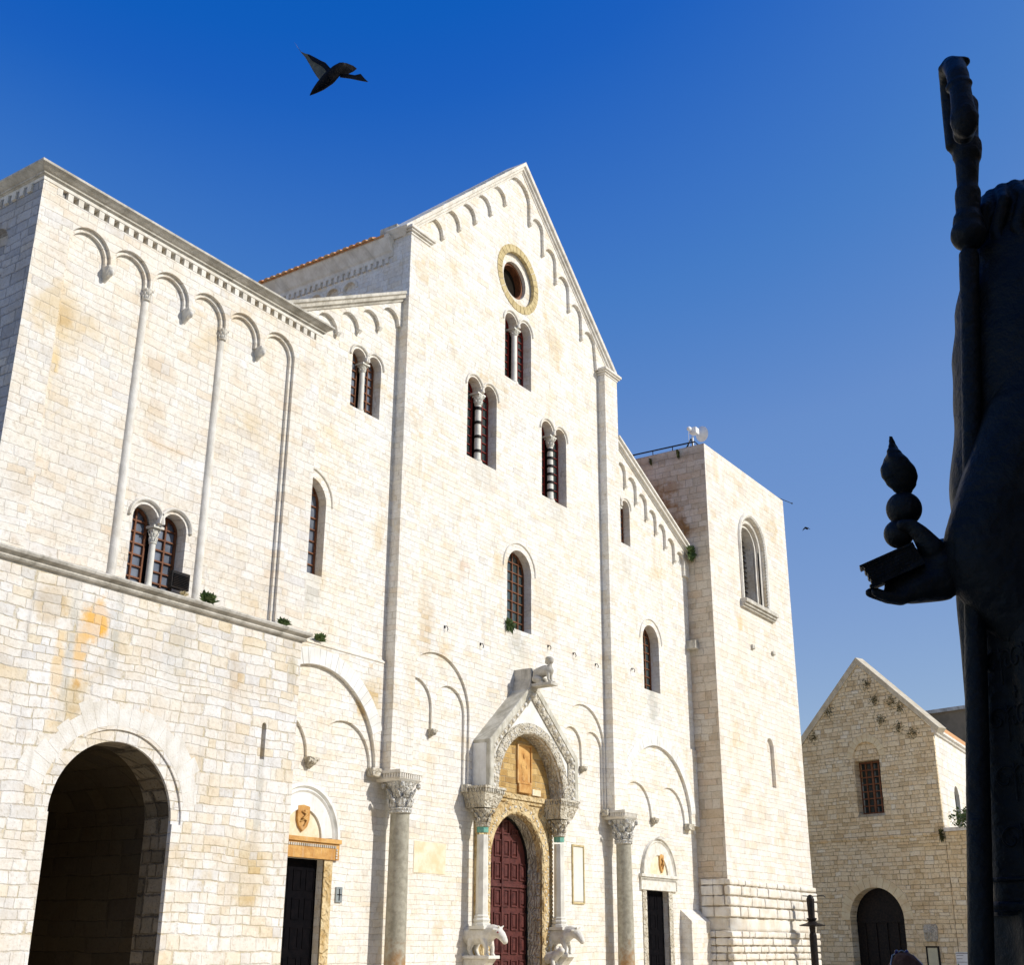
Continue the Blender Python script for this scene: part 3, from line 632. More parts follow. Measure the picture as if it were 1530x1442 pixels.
# voussoirs of the two big relieving arches
for cx,ri,ro,zc,x0,x1 in((21.28,2.22,2.62,5.6,18.45,23.72),(38.52,2.46,2.82,5.65,35.9,41.6)):
    bm=BM(); nn=34
    for k in range(nn):
        a0=172-k*164/nn-.06; a1=172-(k+1)*164/nn+.06
        pts=ringpoly(cx,zc,ri,ro,a0,a1,3)
        if min(p[0] for p in pts)<x0 or max(p[0] for p in pts)>x1: continue
        plate(bm,pts,[],N0-.045-random.random()*.01,N0+.02)
    part('relieving_arch',bm,M_marb,bas,bev=.008)
bm=BM()
for x0,x1 in((18.45,23.72),):
    hull(bm,[Vector((x,y,z)) for x in(x0,x1) for y,z in((N0+.04,8.35),(N0-.05,8.30),(N0-.05,8.34),(N0+.04,8.42))])
part('wall_ledge',bm,M_tow,bas)
# raking cornices and corbel arches of the aisles
def rake(x0,z0,x1,z1,lobs,up):
    bm=BM(); sweep(bm,[(x0,z0),(x1,z1)],[(-.02,N0+.3),(-.02,N0-.12),(.05,N0-.15),(.06,N0-.22),(.14,N0-.24),(.17,N0-.30),(.25,N0-.30),(.26,N0+.3)])
    part('raking_cornice',bm,M_weather if up else M_trim,bas,bev=.005)
    sl_=(z1-z0)/(x1-x0); PO=.80 if up else 1.02; AO=.56 if up else .68
    o=[]
    for (a,b) in zip(lobs,lobs[1:]):
        c=(a+b)/2; rr=(b-a)/2-.05; za=z0+sl_*(c-x0)-.62; 
        zp=za-.32
        zl_=zp-sl_*0; o+=[(a-.04,z0+sl_*(a-x0)-PO),(a+.05,z0+sl_*(a-x0)-PO)]+arc(c,z0+sl_*(c-x0)-AO,rr,180,0,12)
    o+=[(lobs[-1]-.05,z0+sl_*(lobs[-1]-x0)-PO)]
    bm=BM(); plate(bm,[(x0,z0),(x0,z0+sl_*(lobs[0]-.04-x0)-PO)]+o+[(x1,z0+sl_*(lobs[-1]-x0)-PO),(x1,z1)],[],N0-.08,N0+.03); part('aisle_arch_band',bm,M_nave,bas,bev=.006)
    for a in lobs[1:-1]:
        bm=BM()
        z=z0+sl_*(a-x0)-PO
        hull(bm,[Vector((a+q*.06,N0+.03,z+.03)) for q in(-1,1)]+[Vector((a+q*.06,N0-.12,z+.03)) for q in(-1,1)]+[Vector((a+q*.03,N0-.05,z-.08)) for q in(-1,1)])
        part('aisle_corbel',bm,M_trim,bas)
rake(18.42,15.95,NX0,18.8,[18.5,19.4,20.3,21.2,22.02,22.85,23.68],1)
rake(NX1,18.7,41.63,15.8,[35.92,36.06,36.79,37.58,38.36,39.08,39.80,40.52,41.28],0)
# corbels under the lower arches
for cx,zt in((21.28,5.66),(38.26,5.66),(25.84,7.02),(33.6,6.94)):
    bm=BM(); corbel(bm,cx,N0+.13,zt,.16,.3,.2) if zt<6 else corbel(bm,cx,N0+.14,zt-.08,.1,.26,.2)
    part('carved_corbel',bm,M_carveg,bas,ang=50)
for x0,x1 in((23.35,23.72),(40.62,41.05),(27.26,27.6),(34.8,34.97)):
    bm=BM(); box(bm,x0,x1,N0-.1,N0+.14,5.45,5.66); part('impost_block',bm,M_carveg,bas,bev=.02)
# putlog / buttress by the right tower, plaques
bm=BM(); v=[Vector((x,y,z)) for x in(40.1,41.62) for y,z in((N0+.14,0),(N0-.28,0),(N0-.28,2.4),(N0+.14,2.78))]; hull(bm,v); part('low_buttress',bm,M_nave,bas)
bm=BM(); plate(bm,[(25.33,3.3),(26.66,3.3),(26.66,4.07),(25.33,4.07)],[],N0+.128,N0+.15); part('ochre_panel',bm,M_plaster,bas,'faded ochre painted panel on the wall')
bm=BM(); plate(bm,[(33.06,2.84),(33.62,2.84),(33.62,4.4),(33.06,4.4)],[],N0+.118,N0+.15); pn=part('marble_panel',bm,M_panelg,bas,'tall pale marble inscription panel')
bm=BM(); sweep(bm,[(33.04,2.8),(33.04,4.42),(33.64,4.42),(33.64,2.8)],[(0,N0+.1),(0,N0+.15),(.05,N0+.15),(.05,N0+.1)]); box(bm,32.99,33.69,N0+.1,N0+.15,2.76,2.81); part('panel_frame',bm,M_tufa,bas)
bm=BM(); box(bm,22.45,22.66,N0+.09,N0+.14,2.5,2.84,bev=.005); part('small_plaque',bm,M_grille,bas,'small grey plaque with a cross'); 
bm=BM(); box(bm,22.545,22.565,N0+.08,N0+.1,2.54,2.8); box(bm,22.48,22.63,N0+.08,N0+.1,2.66,2.68); part('plaque_cross',bm,M_iron,bas)
# --- columns under the pilasters
def dentil_slab(bm,x0,x1,y0,y1,z0,z1):
    h=z1-z0
    box(bm,x0,x1,y0,y1,z0+h*.72,z1); box(bm,x0+.04,x1-.04,y0+.04,y1,z0+h*.25,z0+h*.72); hull(bm,[Vector((x,y,z0+h*.25)) for x in(x0+.03,x1-.03) for y in(y0+.03,y1)]+[Vector((x,y,z0)) for x in(x0+.1,x1-.1) for y in(y0+.1,y1)])
    x=x0+.03
    while x<x1-.06: box(bm,x,x+.045,y0+.012,y0+.05,z0+h*.34,z0+h*.7); x+=.085
    y=y0+.06
    while y<y1-.06:
        for xx in(x0+.012,x1-.05): box(bm,xx,xx+.038,y,y+.045,z0+h*.34,z0+h*.7)
        y+=.085
for cx in(24.14,35.38):
    cy=19.66
    bm=BM(); lathe(bm,cx,cy,[(.36,0),(.36,.15),(.3,.17),(.34,.25),(.27,.32),(.262,.4),(.25,2.5),(.235,4.62)],32); cs=part('column_shaft',bm,M_shaft,bas,'tall grey granite column stained orange at the foot',ang=40)
    bm=BM(); lathe(bm,cx,cy,[(.25,4.60),(.285,4.62),(.29,4.66),(.25,4.70)],32); capital(bm,cx,cy,4.68,5.36,.25,1.55); part('column_capital',bm,M_cap,bas,ang=35)
    bm=BM(); dentil_slab(bm,cx-.46,cx+.48,19.33,20.14,5.35,5.62); part('column_abacus',bm,M_trim,bas)
# --- side doors
def side_door(d0,d1,dz,l0,l1,lz,cx,ri,rm,ro,zs,lint_mat,shield,cracked=False):
    Y=N0+.13
    bm=BM(); box(bm,d0+.0,d1+.0,Y+.20,Y+.3,0,dz); 
    nx=3; ww=(d1-d0)/nx
    for i in range(nx):
        for j in range(5):
            z0=.25+j*.62; sweep(bm,[(d0+ww*i+.07,z0),(d0+ww*i+.07,z0+.46),(d0+ww*(i+1)-.07,z0+.46),(d0+ww*(i+1)-.07,z0),],[(0,Y+.185),(0,Y+.21),(-.03,Y+.21),(-.03,Y+.185)],closed=True)
    part('side_door_leaf',bm,M_dkdoor,bas,'nearly black panelled door')
    bm=BM()
    plate(bm,[(d0-.28,0),(d0,0),(d0,dz),(d1,dz),(d1,0),(d1+.28,0),(d1+.28,dz+.001),(d0-.28,dz+.001)],[],Y-.03,Y+.02)
    j=part('door_jamb',bm,M_carve if not cracked else M_carveg,bas)
    bm=BM(); box(bm,l0,l1,Y-.08,Y+.05,dz,lz-.1); box(bm,l0-.02,l1+.02,Y-.13,Y+.05,lz-.1,lz)
    x=l0+.1
    part('door_lintel',bm,lint_mat,bas,bev=.01)
    bm=BM(); x=l0+.06
    while x<l1-.12: box(bm,x,x+.04,Y-.10,Y-.07,lz-.2,lz-.14); x+=.07
    z=dz+.03
    while z<lz-.22: box(bm,l1-.13,l1-.08,Y-.10,Y-.07,z,z+.04); z+=.06
    part('lintel_beading',bm,M_weather,bas)
    bm=BM(); sweep(bm,arc(cx,zs,rm,180,0,28),[(0,Y+.02),(0,Y-.06),(.05,Y-.10),(.1,Y-.05),(.14,Y-.12),(ro-rm-.02,Y-.11),(ro-rm,Y-.03),(ro-rm,Y+.02)])
    part('door_archivolt',bm,M_marb if not cracked else M_statstone,bas,bev=.004)
    bm=BM(); sweep(bm,arc(cx,zs,ri,180,0,24),[(0,Y+.02),(0,Y-.06),(rm-ri,Y-.06),(rm-ri,Y+.02)]); part('inner_arch',bm,M_marb if not cracked else M_statstone,bas)
    bm=BM(); plate(bm,archpoly(cx-ri,cx+ri,lz,zs),[],Y-.01,Y+.01); part('door_lunette',bm,M_plaster,bas)
    sx,sz,sw,sh=shield
    bm=BM(); pts=[(sx-sw,sz+sh),(sx,sz+sh*1.12),(sx+sw,sz+sh),(sx+sw,sz-sh*.1),(sx+sw*.7,sz-sh*.65),(sx,sz-sh*1.1),(sx-sw*.7,sz-sh*.65),(sx-sw,sz-sh*.1)]
    plate(bm,pts,[],Y-.07,Y); 
    b2=BM(); tube(b2,[(sx-sw*.4,Y-.08,sz+sh*.55),(sx+sw*.3,Y-.1,sz+sh*.35),(sx-sw*.3,Y-.1,sz),(sx+sw*.45,Y-.09,sz-sh*.15),(sx,Y-.09,sz-sh*.6)],[.02,.035,.04,.03,.015],8)
    ell(b2,(sx+sw*.2,Y-.09,sz+sh*.55),(.05,.03,.05)); tube(b2,[(sx-sw*.6,Y-.08,sz-sh*.3),(sx,Y-.09,sz-sh*.1),(sx+sw*.6,Y-.08,sz+.05)],.018,6)
    s1=part('coat_of_arms',bm,M_ochre,bas,'ochre stone shield carved with a lion',bev=.015); mk('shield_relief',b2,M_ochre,s1,True)
side_door(20.75,22.0,3.42,20.45,22.44,3.88,21.2,.62,.98,1.22,3.88,M_ochre,(21.18,4.28,.2,.27))
side_door(37.66,39.22,3.32,37.22,39.82,3.83,38.52,.66,1.06,1.2,3.80,M_statstone,(38.75,4.2,.15,.28),True)
bm=BM(); hull(bm,[Vector((38.62+a,N0+.1-b,c)) for a,b,c in((-.3,.0,4.98),(.28,.0,5.05),(-.3,.13,4.98),(.28,.15,5.0),(.2,.05,5.1),(-.1,.1,5.08))]); part('broken_keystone',bm,M_weather,bas)
# --- right tower (front Y=19.0 , X 41.65..49.75)
QX0,QX1,QY=41.62,49.72,19.0
win_o=archpoly(44.66,47.04,14.62,17.2,28); win_i=archpoly(44.86,46.84,14.62,17.2,28)
bm=BM()
sl2=archpoly(45.98,46.66,7.42,9.0,12)
plate(bm,[(QX0,0),(QX1,0),(QX1,20.4),(QX0,20.4)],[archpoly(44.62,47.08,14.62,17.2,28),sl2],QY,QY+.14)
plate(bm,[(QX0+.01,0),(QX1,0),(QX1,20.39),(QX0+.01,20.39)],[win_i],QY+.14,QY+.32)
plate(bm,[(QX0+.01,0),(QX1,0),(QX1,20.39),(QX0+.01,20.39)],[archpoly(45.0,46.7,14.62,17.2,28)],QY+.32,QY+1.3)
plate(bm,[(QX0+.05,QY+1.3),(QX1-.05,QY+1.3),(QX1-.05,28.9),(QX0+.05,28.9)],[],20.1,20.3,lambda u,z,d:Vector((u,z,d)))
part('right_tower_wall',bm,M_rt,bas)
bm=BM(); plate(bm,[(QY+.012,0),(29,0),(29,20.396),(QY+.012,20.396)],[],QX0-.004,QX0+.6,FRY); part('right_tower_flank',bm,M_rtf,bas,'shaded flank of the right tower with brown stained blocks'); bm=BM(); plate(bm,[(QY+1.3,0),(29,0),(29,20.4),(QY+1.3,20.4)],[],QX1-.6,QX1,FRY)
part('right_tower_flank',bm,M_rt,bas)
bm=BM()
P_=[(44.62,14.62)]+arc(45.85,17.2,1.23,180,0,32)+[(47.08,14.62)]
sweep(bm,P_,[(0,QY+.02),(0,QY-.04),(.06,QY-.09),(.16,QY-.10),(.2,QY-.04),(.2,QY+.02)])
part('window_hood',bm,M_trim,bas)
bm=BM(); sweep(bm,[(44.86,14.62)]+arc(45.85,17.2,.99,180,0,32)+[(46.84,14.62)],[(0,QY+.2),(0,QY+.12),(.06,QY+.09),(.12,QY+.13),(.2,QY+.13),(.2,QY+.2)])
sweep(bm,[(45.0,14.62)]+arc(45.85,17.2,.85,180,0,32)+[(46.7,14.62)],[(0,QY+.34),(0,QY+.26),(.07,QY+.25),(.13,QY+.34)])
part('window_order',bm,M_trim,bas)
bm=BM()
L=[(44.62,14.7+.145*k) for k in range(18)]+[(45.85-1.23*math.cos(R(a)),17.2+1.23*math.sin(R(a))) for a in range(3,180,6)]+[(47.08,14.7+.145*k) for k in range(18)]
for x,z in L: ell(bm,(x,QY-.01,z),(.05,.07,.05),ic=ICO)
part('beaded_moulding',bm,M_trim,bas)
bm=BM()
for z0,z1,o in((14.28,14.36,.12),(14.36,14.46,.2),(14.46,14.62,.28)): box(bm,44.28,47.55,QY-o,QY+.1,z0,z1)
part('window_sill',bm,M_weather,bas,'carved projecting sill of the bell window',bev=.015)
bm=BM(); box(bm,44.9,46.8,QY+.80,QY+.84,14.6,18.3); part('bell_opening',bm,M_dark,bas)
bm=BM(); z=14.8
while z<17.9:
    hull(bm,[Vector((x,QY+.66+a,z+b)) for x in(45.0,46.7) for a,b in((0,0),(.1,.1),(.0,.02),(.1,.12))]); z+=.22
part('louvres',bm,M_dkdoor,bas)
for q in((45.02,45.24,QY-.1,QY+.05,12.7,12.88),(47.1,47.36,QY-.1,QY+.05,12.86,13.0),(41.3,41.62,20.0-.35,20.1,12.1,12.42)):
    bm=BM(); box(bm,*q); part('stone_bracket',bm,M_weather,bas,bev=.02)
# bossed base courses
bm=BM(); rows=[(3.62,3.82,.11),(3.27,3.60,.13),(2.92,3.25,.14),(2.55,2.90,.13),(2.12,2.53,.02),(1.88,2.10,.13),(1.62,1.86,.14),(1.38,1.60,.12),(1.14,1.36,.13),(.75,1.12,.12),(.35,.73,.12),(0,.33,.12)]
for k,(z0,z1,o) in enumerate(rows):
    x=QX0-.0-(.0 if k%2 else .0); 
    if o<.05: box(bm,QX0-.02,QX1+.01,QY-.02,QY+.1,z0-.02,z1+.02); box(bm,QX0-.02,QX0+.1,QY-.0,20.0,z0-.02,z1+.02); continue
    xs=[QX0-o]; 
    while xs[-1]<QX1-.9: xs.append(xs[-1]+random.uniform(.5,1.15))
    xs[-1]=QX1+o*.5
    for a,b in zip(xs,xs[1:]): box(bm,a+.014,b-.014,QY-o+random.uniform(-.02,.02),QY+.1,z0+.012,z1-.012,bev=.06)
    box(bm,QX0-o+random.uniform(-.01,.01),QX0+.1,QY-o+.03+random.uniform(0,.3),QY+.52,z0+.006,z1-.006,bev=.04); box(bm,QX0-o*.9,QX0+.1,QY+.535,20.0,z0+.006,z1-.006,bev=.04)
bo=part('bossed_courses',bm,M_bos,bas,'swelling bossed stone courses at the foot of the right tower')
tx=bpy.data.textures.new('bosses','CLOUDS'); tx.noise_scale=.18
sb=bo.modifiers.new('s','SUBSURF'); sb.subdivision_type='SIMPLE'; sb.levels=2; sb.render_levels=2
dm=bo.modifiers.new('d','DISPLACE'); dm.texture=tx; dm.texture_coords='GLOBAL'; dm.strength=.06; dm.mid_level=.5
for p in bo.data.polygons: p.use_smooth=True
# --- nave flank, roof
bm=BM(); blind=[archpoly(21.76+.68*k,22.24+.68*k,18.6,19.82) for k in range(9)]
plate(bm,[(N0+1.2,15),(45,15),(45,20.9),(N0+1.2,20.9)],blind,NX0,NX0+.1,FRY); plate(bm,[(N0+1.2,15),(45,15),(45,20.9),(N0+1.2,20.9)],[],NX0+.1,NX0+.6,FRY)
plate(bm,[(N0+1.2,15),(45,15),(45,20.9),(N0+1.2,20.9)],[],NX1-.6,NX1,FRY)
part('clerestory_wall',bm,M_nave,bas)
bm=BM()
for k in range(9): sweep(bm,arc(22.0+.68*k,19.82,.25,180,0,14),[(0,NX0+.02),(0,NX0-.02),(.085,NX0-.02),(.085,NX0+.02)],FRY)
part('blind_arch_ring',bm,M_trim,bas)
bm=BM()
sweep(bm,[(N0+.35,20.42),(45,20.42)],[(0,NX0+.02),(0,NX0-.03),(.12,NX0-.05),(.18,NX0-.10),(.5,NX0-.26),(.58,NX0-.28),(.62,NX0-.30),(.62,NX0+.02)],FRY); part('eaves_cornice',bm,M_trim,bas)
bm=BM(); y=N0+.5
while y<40: box(bm,NX0-.07,NX0+.02,y,y+.11,20.22,20.42); y+=.22
part('eaves_dentils',bm,M_trim,bas)
bm=BM()
for x0,x1,z0,z1 in((NX0-.32,29.8,20.98,23.9),(NX1+.3,29.8,20.98,23.9)): 
    hull(bm,[Vector((x,y,z+q)) for x,z in((x0,z0),(x1,z1)) for y in(N0+.5,45) for q in(0,.06)])
rf=part('nave_roof',bm,M_tile,bas,'orange tiled nave roof')
bm=BM(); y=N0+.95; 
while y<40:
    for k in range(3):
        d=Vector((.9,0,.43)); a=Vector((NX0-.38,y,20.97))+d*k*.38
        hull(bm,[a+Vector((0,.1*math.cos(t),.09*math.sin(t)+.02)) for t in(0,.8,1.57,2.3,3.14)]+[a+d*.4+Vector((0,.08*math.cos(t),.07*math.sin(t)+.05)) for t in(0,.8,1.57,2.3,3.14)])
    y+=.25
rt=mk('roof_tiles',bm,M_tile,rf)
bm=BM(); hull(bm,[Vector((x,y,z)) for y in(N0+.4,36) for x,z in((18.4,15.4),(NX0,18.4),(18.4,15.5),(NX0,18.6))]); hull(bm,[Vector((x,y,z)) for y in(N0+.4,36) for x,z in((41.6,15.4),(NX1,18.4),(41.6,15.5),(NX1,18.6))]); part('aisle_roof',bm,M_tile,bas)
bm=BM(); box(bm,24.0,35.6,44.5,45,0,26); part('rear_wall',bm,M_nave,bas)

# --- porch and great door
PF=19.40
shell_o=[(27.61,5.6),(27.61,6.78),(29.72,8.62),(30.06,8.62),(32.22,6.78),(32.22,5.6)]
bm=BM(); 
plate(bm,[(27.61,5.6),(27.61,6.78),(29.83,8.72),(32.22,6.78),(32.22,5.6),(31.5,5.6)]+arc(29.82,5.62,1.68,0,180,32)+[(28.1,5.6)],[],PF+.14,N0+.14)
part('porch_face',bm,M_marb,bas,'marble gable face of the porch')
bm=BM(); 
sweep(bm,[(27.80,5.62),(27.80,6.80),(29.84,8.60),(32.04,6.80),(32.04,5.62)],[(0,PF),(0,N0+.1),(.17,N0+.1),(.19,PF+.02),(.17,PF)])
part('porch_roof_slab',bm,M_porch,bas,'plain marble sides and slopes of the porch roof',bev=.01)
bm=BM()
sweep(bm,[(27.81,5.62),(27.81,6.79),(29.84,8.58),(32.03,6.79),(32.03,5.62)],[(0,PF+.02),(0,PF+.14),(-.19,PF+.14),(-.20,PF+.1),(-.10,PF+.04)]); part('porch_cornice',bm,M_carveg,bas)
bm=BM()
for (a,b) in(((27.80,5.7),(27.80,6.75)),((27.9,6.85),(29.74,8.48)),((29.94,8.48),(31.95,6.85)),((32.04,6.75),(32.04,5.7))):
    L_=math.dist(a,b); n_=max(2,int(L_/.26))
    for k in range(n_+1):
        t=k/n_; x=a[0]+(b[0]-a[0])*t; z=a[1]+(b[1]-a[1])*t
        s_=-1 if x>29.8 else 1
        ell(bm,(x+s_*.05,PF+.05,z-.04),(.07,.07,.07),ic=ICO2)
part('cornice_rosettes',bm,M_statstone,bas,smooth=True)
bm=BM(); sweep(bm,arc(29.82,5.62,1.68,180,0,40),[(0,PF+.22),(0,PF+.08),(.04,PF+.05),(.28,PF+.05),(.31,PF+.09),(.31,PF+.15)]); part('porch_archivolt',bm,M_carveg,bas,'arch face carved with foliage and figures')
bm=BM()
for k in range(22):
    a=R(176-k*172/21); x=29.82+1.82*math.cos(a); z=5.62+1.82*math.sin(a)
    for q in range(3):
        aa=a+random.uniform(-.04,.04); rr=1.82+random.uniform(-.08,.08); ell(bm,(29.82+rr*math.cos(aa),PF+.05,5.62+rr*math.sin(aa)),(random.uniform(.02,.045),.03,random.uniform(.02,.05)),ic=ICO)
part('archivolt_relief',bm,M_statstone,bas,smooth=True)
bm=BM()
sweep(bm,arc(29.82,5.62,1.66,180,0,40),[(0,PF+.2),(0,N0+.14),(.06,N0+.14),(.06,PF+.2)])
for k in range(15):
    a=R(172-k*164/14)
    for (dr,dd,s_) in((0,0,.11),):
        M_=Matrix.Rotation(-(a-PI/2),3,'Y'); c=Vector((29.82+1.66*math.cos(a),(PF+N0)/2+.14,5.62+1.66*math.sin(a)))
        for (p,q) in((-1,0),(1,0),(0,-1),(0,1)):
            ell(bm,c+M_@Vector((p*.10,q*.16,0)),(.025 if p else .1,.02 if q else .16,.035),M_,ic=ICO)
        ell(bm,c,(.05,.05,.05),ic=ICO)
part('soffit_coffers',bm,M_carveg,bas,'soffit with carved square coffers')
bm=BM(); plate(bm,archpoly(28.12,31.52,5.62,5.63,28),[],N0-.06,N0-.002); part('tympanum',bm,M_tymp,bas,'ochre stone tympanum')
bm=BM(); sweep(bm,[(29.72,6.0),(29.72,7.02),(30.38,7.02),(30.38,6.0)],[(0,N0-.12),(0,N0),(.05,N0),(.05,N0-.12)]); box(bm,29.68,30.42,N0-.12,N0,5.94,6.0); ic_=part('icon_frame',bm,M_ochre,bas)
bm=BM(); box(bm,29.72,30.38,N0-.08,N0,6.0,7.02); Yi=N0-.075
for c_,r_3 in(((30.05,Yi,6.12),(.14,.03,.12)),((30.05,Yi,6.3),(.12,.035,.2)),((30.05,Yi,6.52),(.13,.03,.12)),((30.05,Yi-.01,6.74),(.06,.04,.08)),((30.05,Yi,6.76),(.1,.015,.11)),((29.92,Yi,6.45),(.04,.03,.1)),((30.18,Yi,6.48),(.04,.03,.12))): ell(bm,c_,r_3)
mk('icon_relief',bm,M_ochre,ic_)
bm=BM(); box(bm,29.72,30.38,N0-.14,N0,5.68,5.93); part('icon_socle',bm,M_ochre,bas,bev=.02)
bm=BM(); box(bm,30.45,30.9,N0-.12,N0,5.66,5.84,bev=.02); part('stone_block',bm,M_plaster,bas)
bm=BM(); box(bm,28.2,31.6,N0-.13,N0+.14,5.47,5.62); box(bm,28.2,31.6,N0-.08,N0+.14,5.38,5.47); part('impost_band',bm,M_carve,bas,'moulded band below the tympanum',bev=.02)
# surround of the door
bm=BM(); plate(bm,[(27.95,0),(28.45,0)]+arc(29.75,3.78,1.30,180,0,32)+[(31.05,0),(31.62,0),(31.62,5.4),(27.95,5.4)],[],N0-.02,N0+.14); part('door_surround',bm,M_carve,bas,'golden stone door surround carved with vines')
bm=BM(); sweep(bm,[(28.45,.5)]+arc(29.75,3.78,1.30,180,0,36)+[(31.05,.5)],[(0,N0+.0),(0,N0-.05),(.04,N0-.09),(.36,N0-.09),(.4,N0-.04),(.4,N0)]); part('door_archivolt',bm,M_carve,bas)
bm=BM()
pth=[(28.26,.6+.09*k) for k in range(35)]+[(29.75-1.11*math.cos(0)*0+ -0,0)]*0+[(29.75+1.49*math.cos(R(a)),3.78+1.49*math.sin(R(a))) for a in range(176,0,-4)]+[(31.24,.6+.09*k) for k in range(35)]
for x,z in pth:
    ell(bm,(x+random.uniform(-.1,.1),N0-.09,z),(random.uniform(.02,.045),.03,random.uniform(.02,.05)),ic=ICO)
part('vine_relief',bm,M_statstone,bas,smooth=True)
bm=BM(); box(bm,31.46,31.58,N0-.06,N0,.5,5.3)
z=.7
while z<5.3:
    ell(bm,(31.52,N0-.07,z),(.05 if int(z*10)%7 else .09,.05,.06),ic=ICO); z+=.11
part('outer_vine_strip',bm,M_carve,bas)
bm=BM(); sweep(bm,[(28.45,0)]+arc(29.75,3.78,1.30,180,0,32)+[(31.05,0)],[(.05,N0+.02),(.05,N0+.75),(.004,N0+.75),(.004,N0+.02)])
for z in [ .3+.33*k for k in range(10)]:
    box(bm,31.035,31.07,N0+.04,N0+.36,z,z+.29,bev=.01)
part('door_reveal',bm,M_carveg,bas,'carved dark stone reveal of the door')
YD=N0+.50
dl=None
bm=BM(); plate(bm,archpoly(28.46,31.04,.02,3.78,28),[],YD,YD+.08); dl=part('portal_door',bm,M_door,bas,'red brown panelled wooden door')
bm=BM()
xs=[28.50+.42*k for k in range(7)]
for i in range(6):
    for j in range(8):
        x0=xs[i]+.06; x1=xs[i+1]-.05; z0=.12+j*.62+(.1 if j>4 else 0); z1=z0+.47
        if z1>3.78+math.sqrt(max(0,1.25**2-max(abs(x0-29.75),abs(x1-29.75))**2)): 
            z1=3.78+math.sqrt(max(0,1.25**2-max(abs(x0-29.75),abs(x1-29.75))**2))-.02
            if z1<z0+.15: continue
        sweep(bm,[(x0,z0),(x0,z1),(x1,z1),(x1,z0)],[(0,YD-.035),(0,YD+.01),(-.035,YD+.01),(-.035,YD-.035)],closed=True)
        hull(bm,[Vector((a,YD,b)) for a in(x0+.06,x1-.06) for b in(z0+.06,z1-.06)]+[Vector((a,YD-.035,b)) for a in(x0+.1,x1-.1) for b in(z0+.1,z1-.1)])
mk('door_panels',bm,M_door,dl)
bm=BM(); box(bm,28.5,31.0,YD-.05,YD,3.13,3.22); box(bm,29.72,29.78,YD-.06,YD,.05,5.0); mk('door_rails',bm,M_door,dl)
bm=BM(); sweep(bm,[(28.47,.02)]+arc(29.75,3.78,1.28,180,0,28)+[(31.03,.02)],[(0,YD-.06),(0,YD),(-.045,YD),(-.045,YD-.06)]); part('door_frame',bm,M_iron,bas)
# imposts, columns, bulls
def bull(cx,z,label):
    bm=BM(); Y=lambda d:N0-d   # d = distance out of the wall
    P=lambda d,x,zz:Vector((cx+x,Y(d),z+zz))
    chain(bm,[(P(-.1,0,.40),.24),(P(.25,0,.42),.235),(P(.5,0,.43),.22)])
    chain(bm,[(P(.5,0,.46),.21),(P(.68,0,.50),.18),(P(.80,0,.50),.15)])
    chain(bm,[(P(.80,.0,.50),.15),(P(.92,0,.42),.125),(P(1.0,0,.33),.10),(P(1.04,0,.27),.085)])
    for s_ in(-1,1):
        chain(bm,[(P(.48,s_*.13,.3),.1),(P(.56,s_*.14,.1),.055),(P(.55,s_*.14,-.04),.05),(P(.6,s_*.14,-.10),.055)])
        chain(bm,[(P(.08,s_*.13,.28),.11),(P(.02,s_*.14,.08),.065),(P(.08,s_*.14,-.06),.05),(P(.12,s_*.14,-.10),.055)])
        chain(bm,[(P(.85,s_*.1,.56),.035),(P(.80,s_*.19,.55),.03)])
        chain(bm,[(P(.9,s_*.06,.60),.03),(P(.92,s_*.11,.64),.018)])
    ell(bm,P(.5,0,.22),(.07,.14,.08))
    o=part('bull_statue',bm,M_statstone,bas,label); remesh(o,.014,5); return o
def bull_eye(cx,z): 
    bm=BM()
    for s_ in(-1,1): ell(bm,(cx+s_*.12,N0-.90,z+.48),(.02,.028,.024))
    part('bull_eye',bm,M_red,bas)
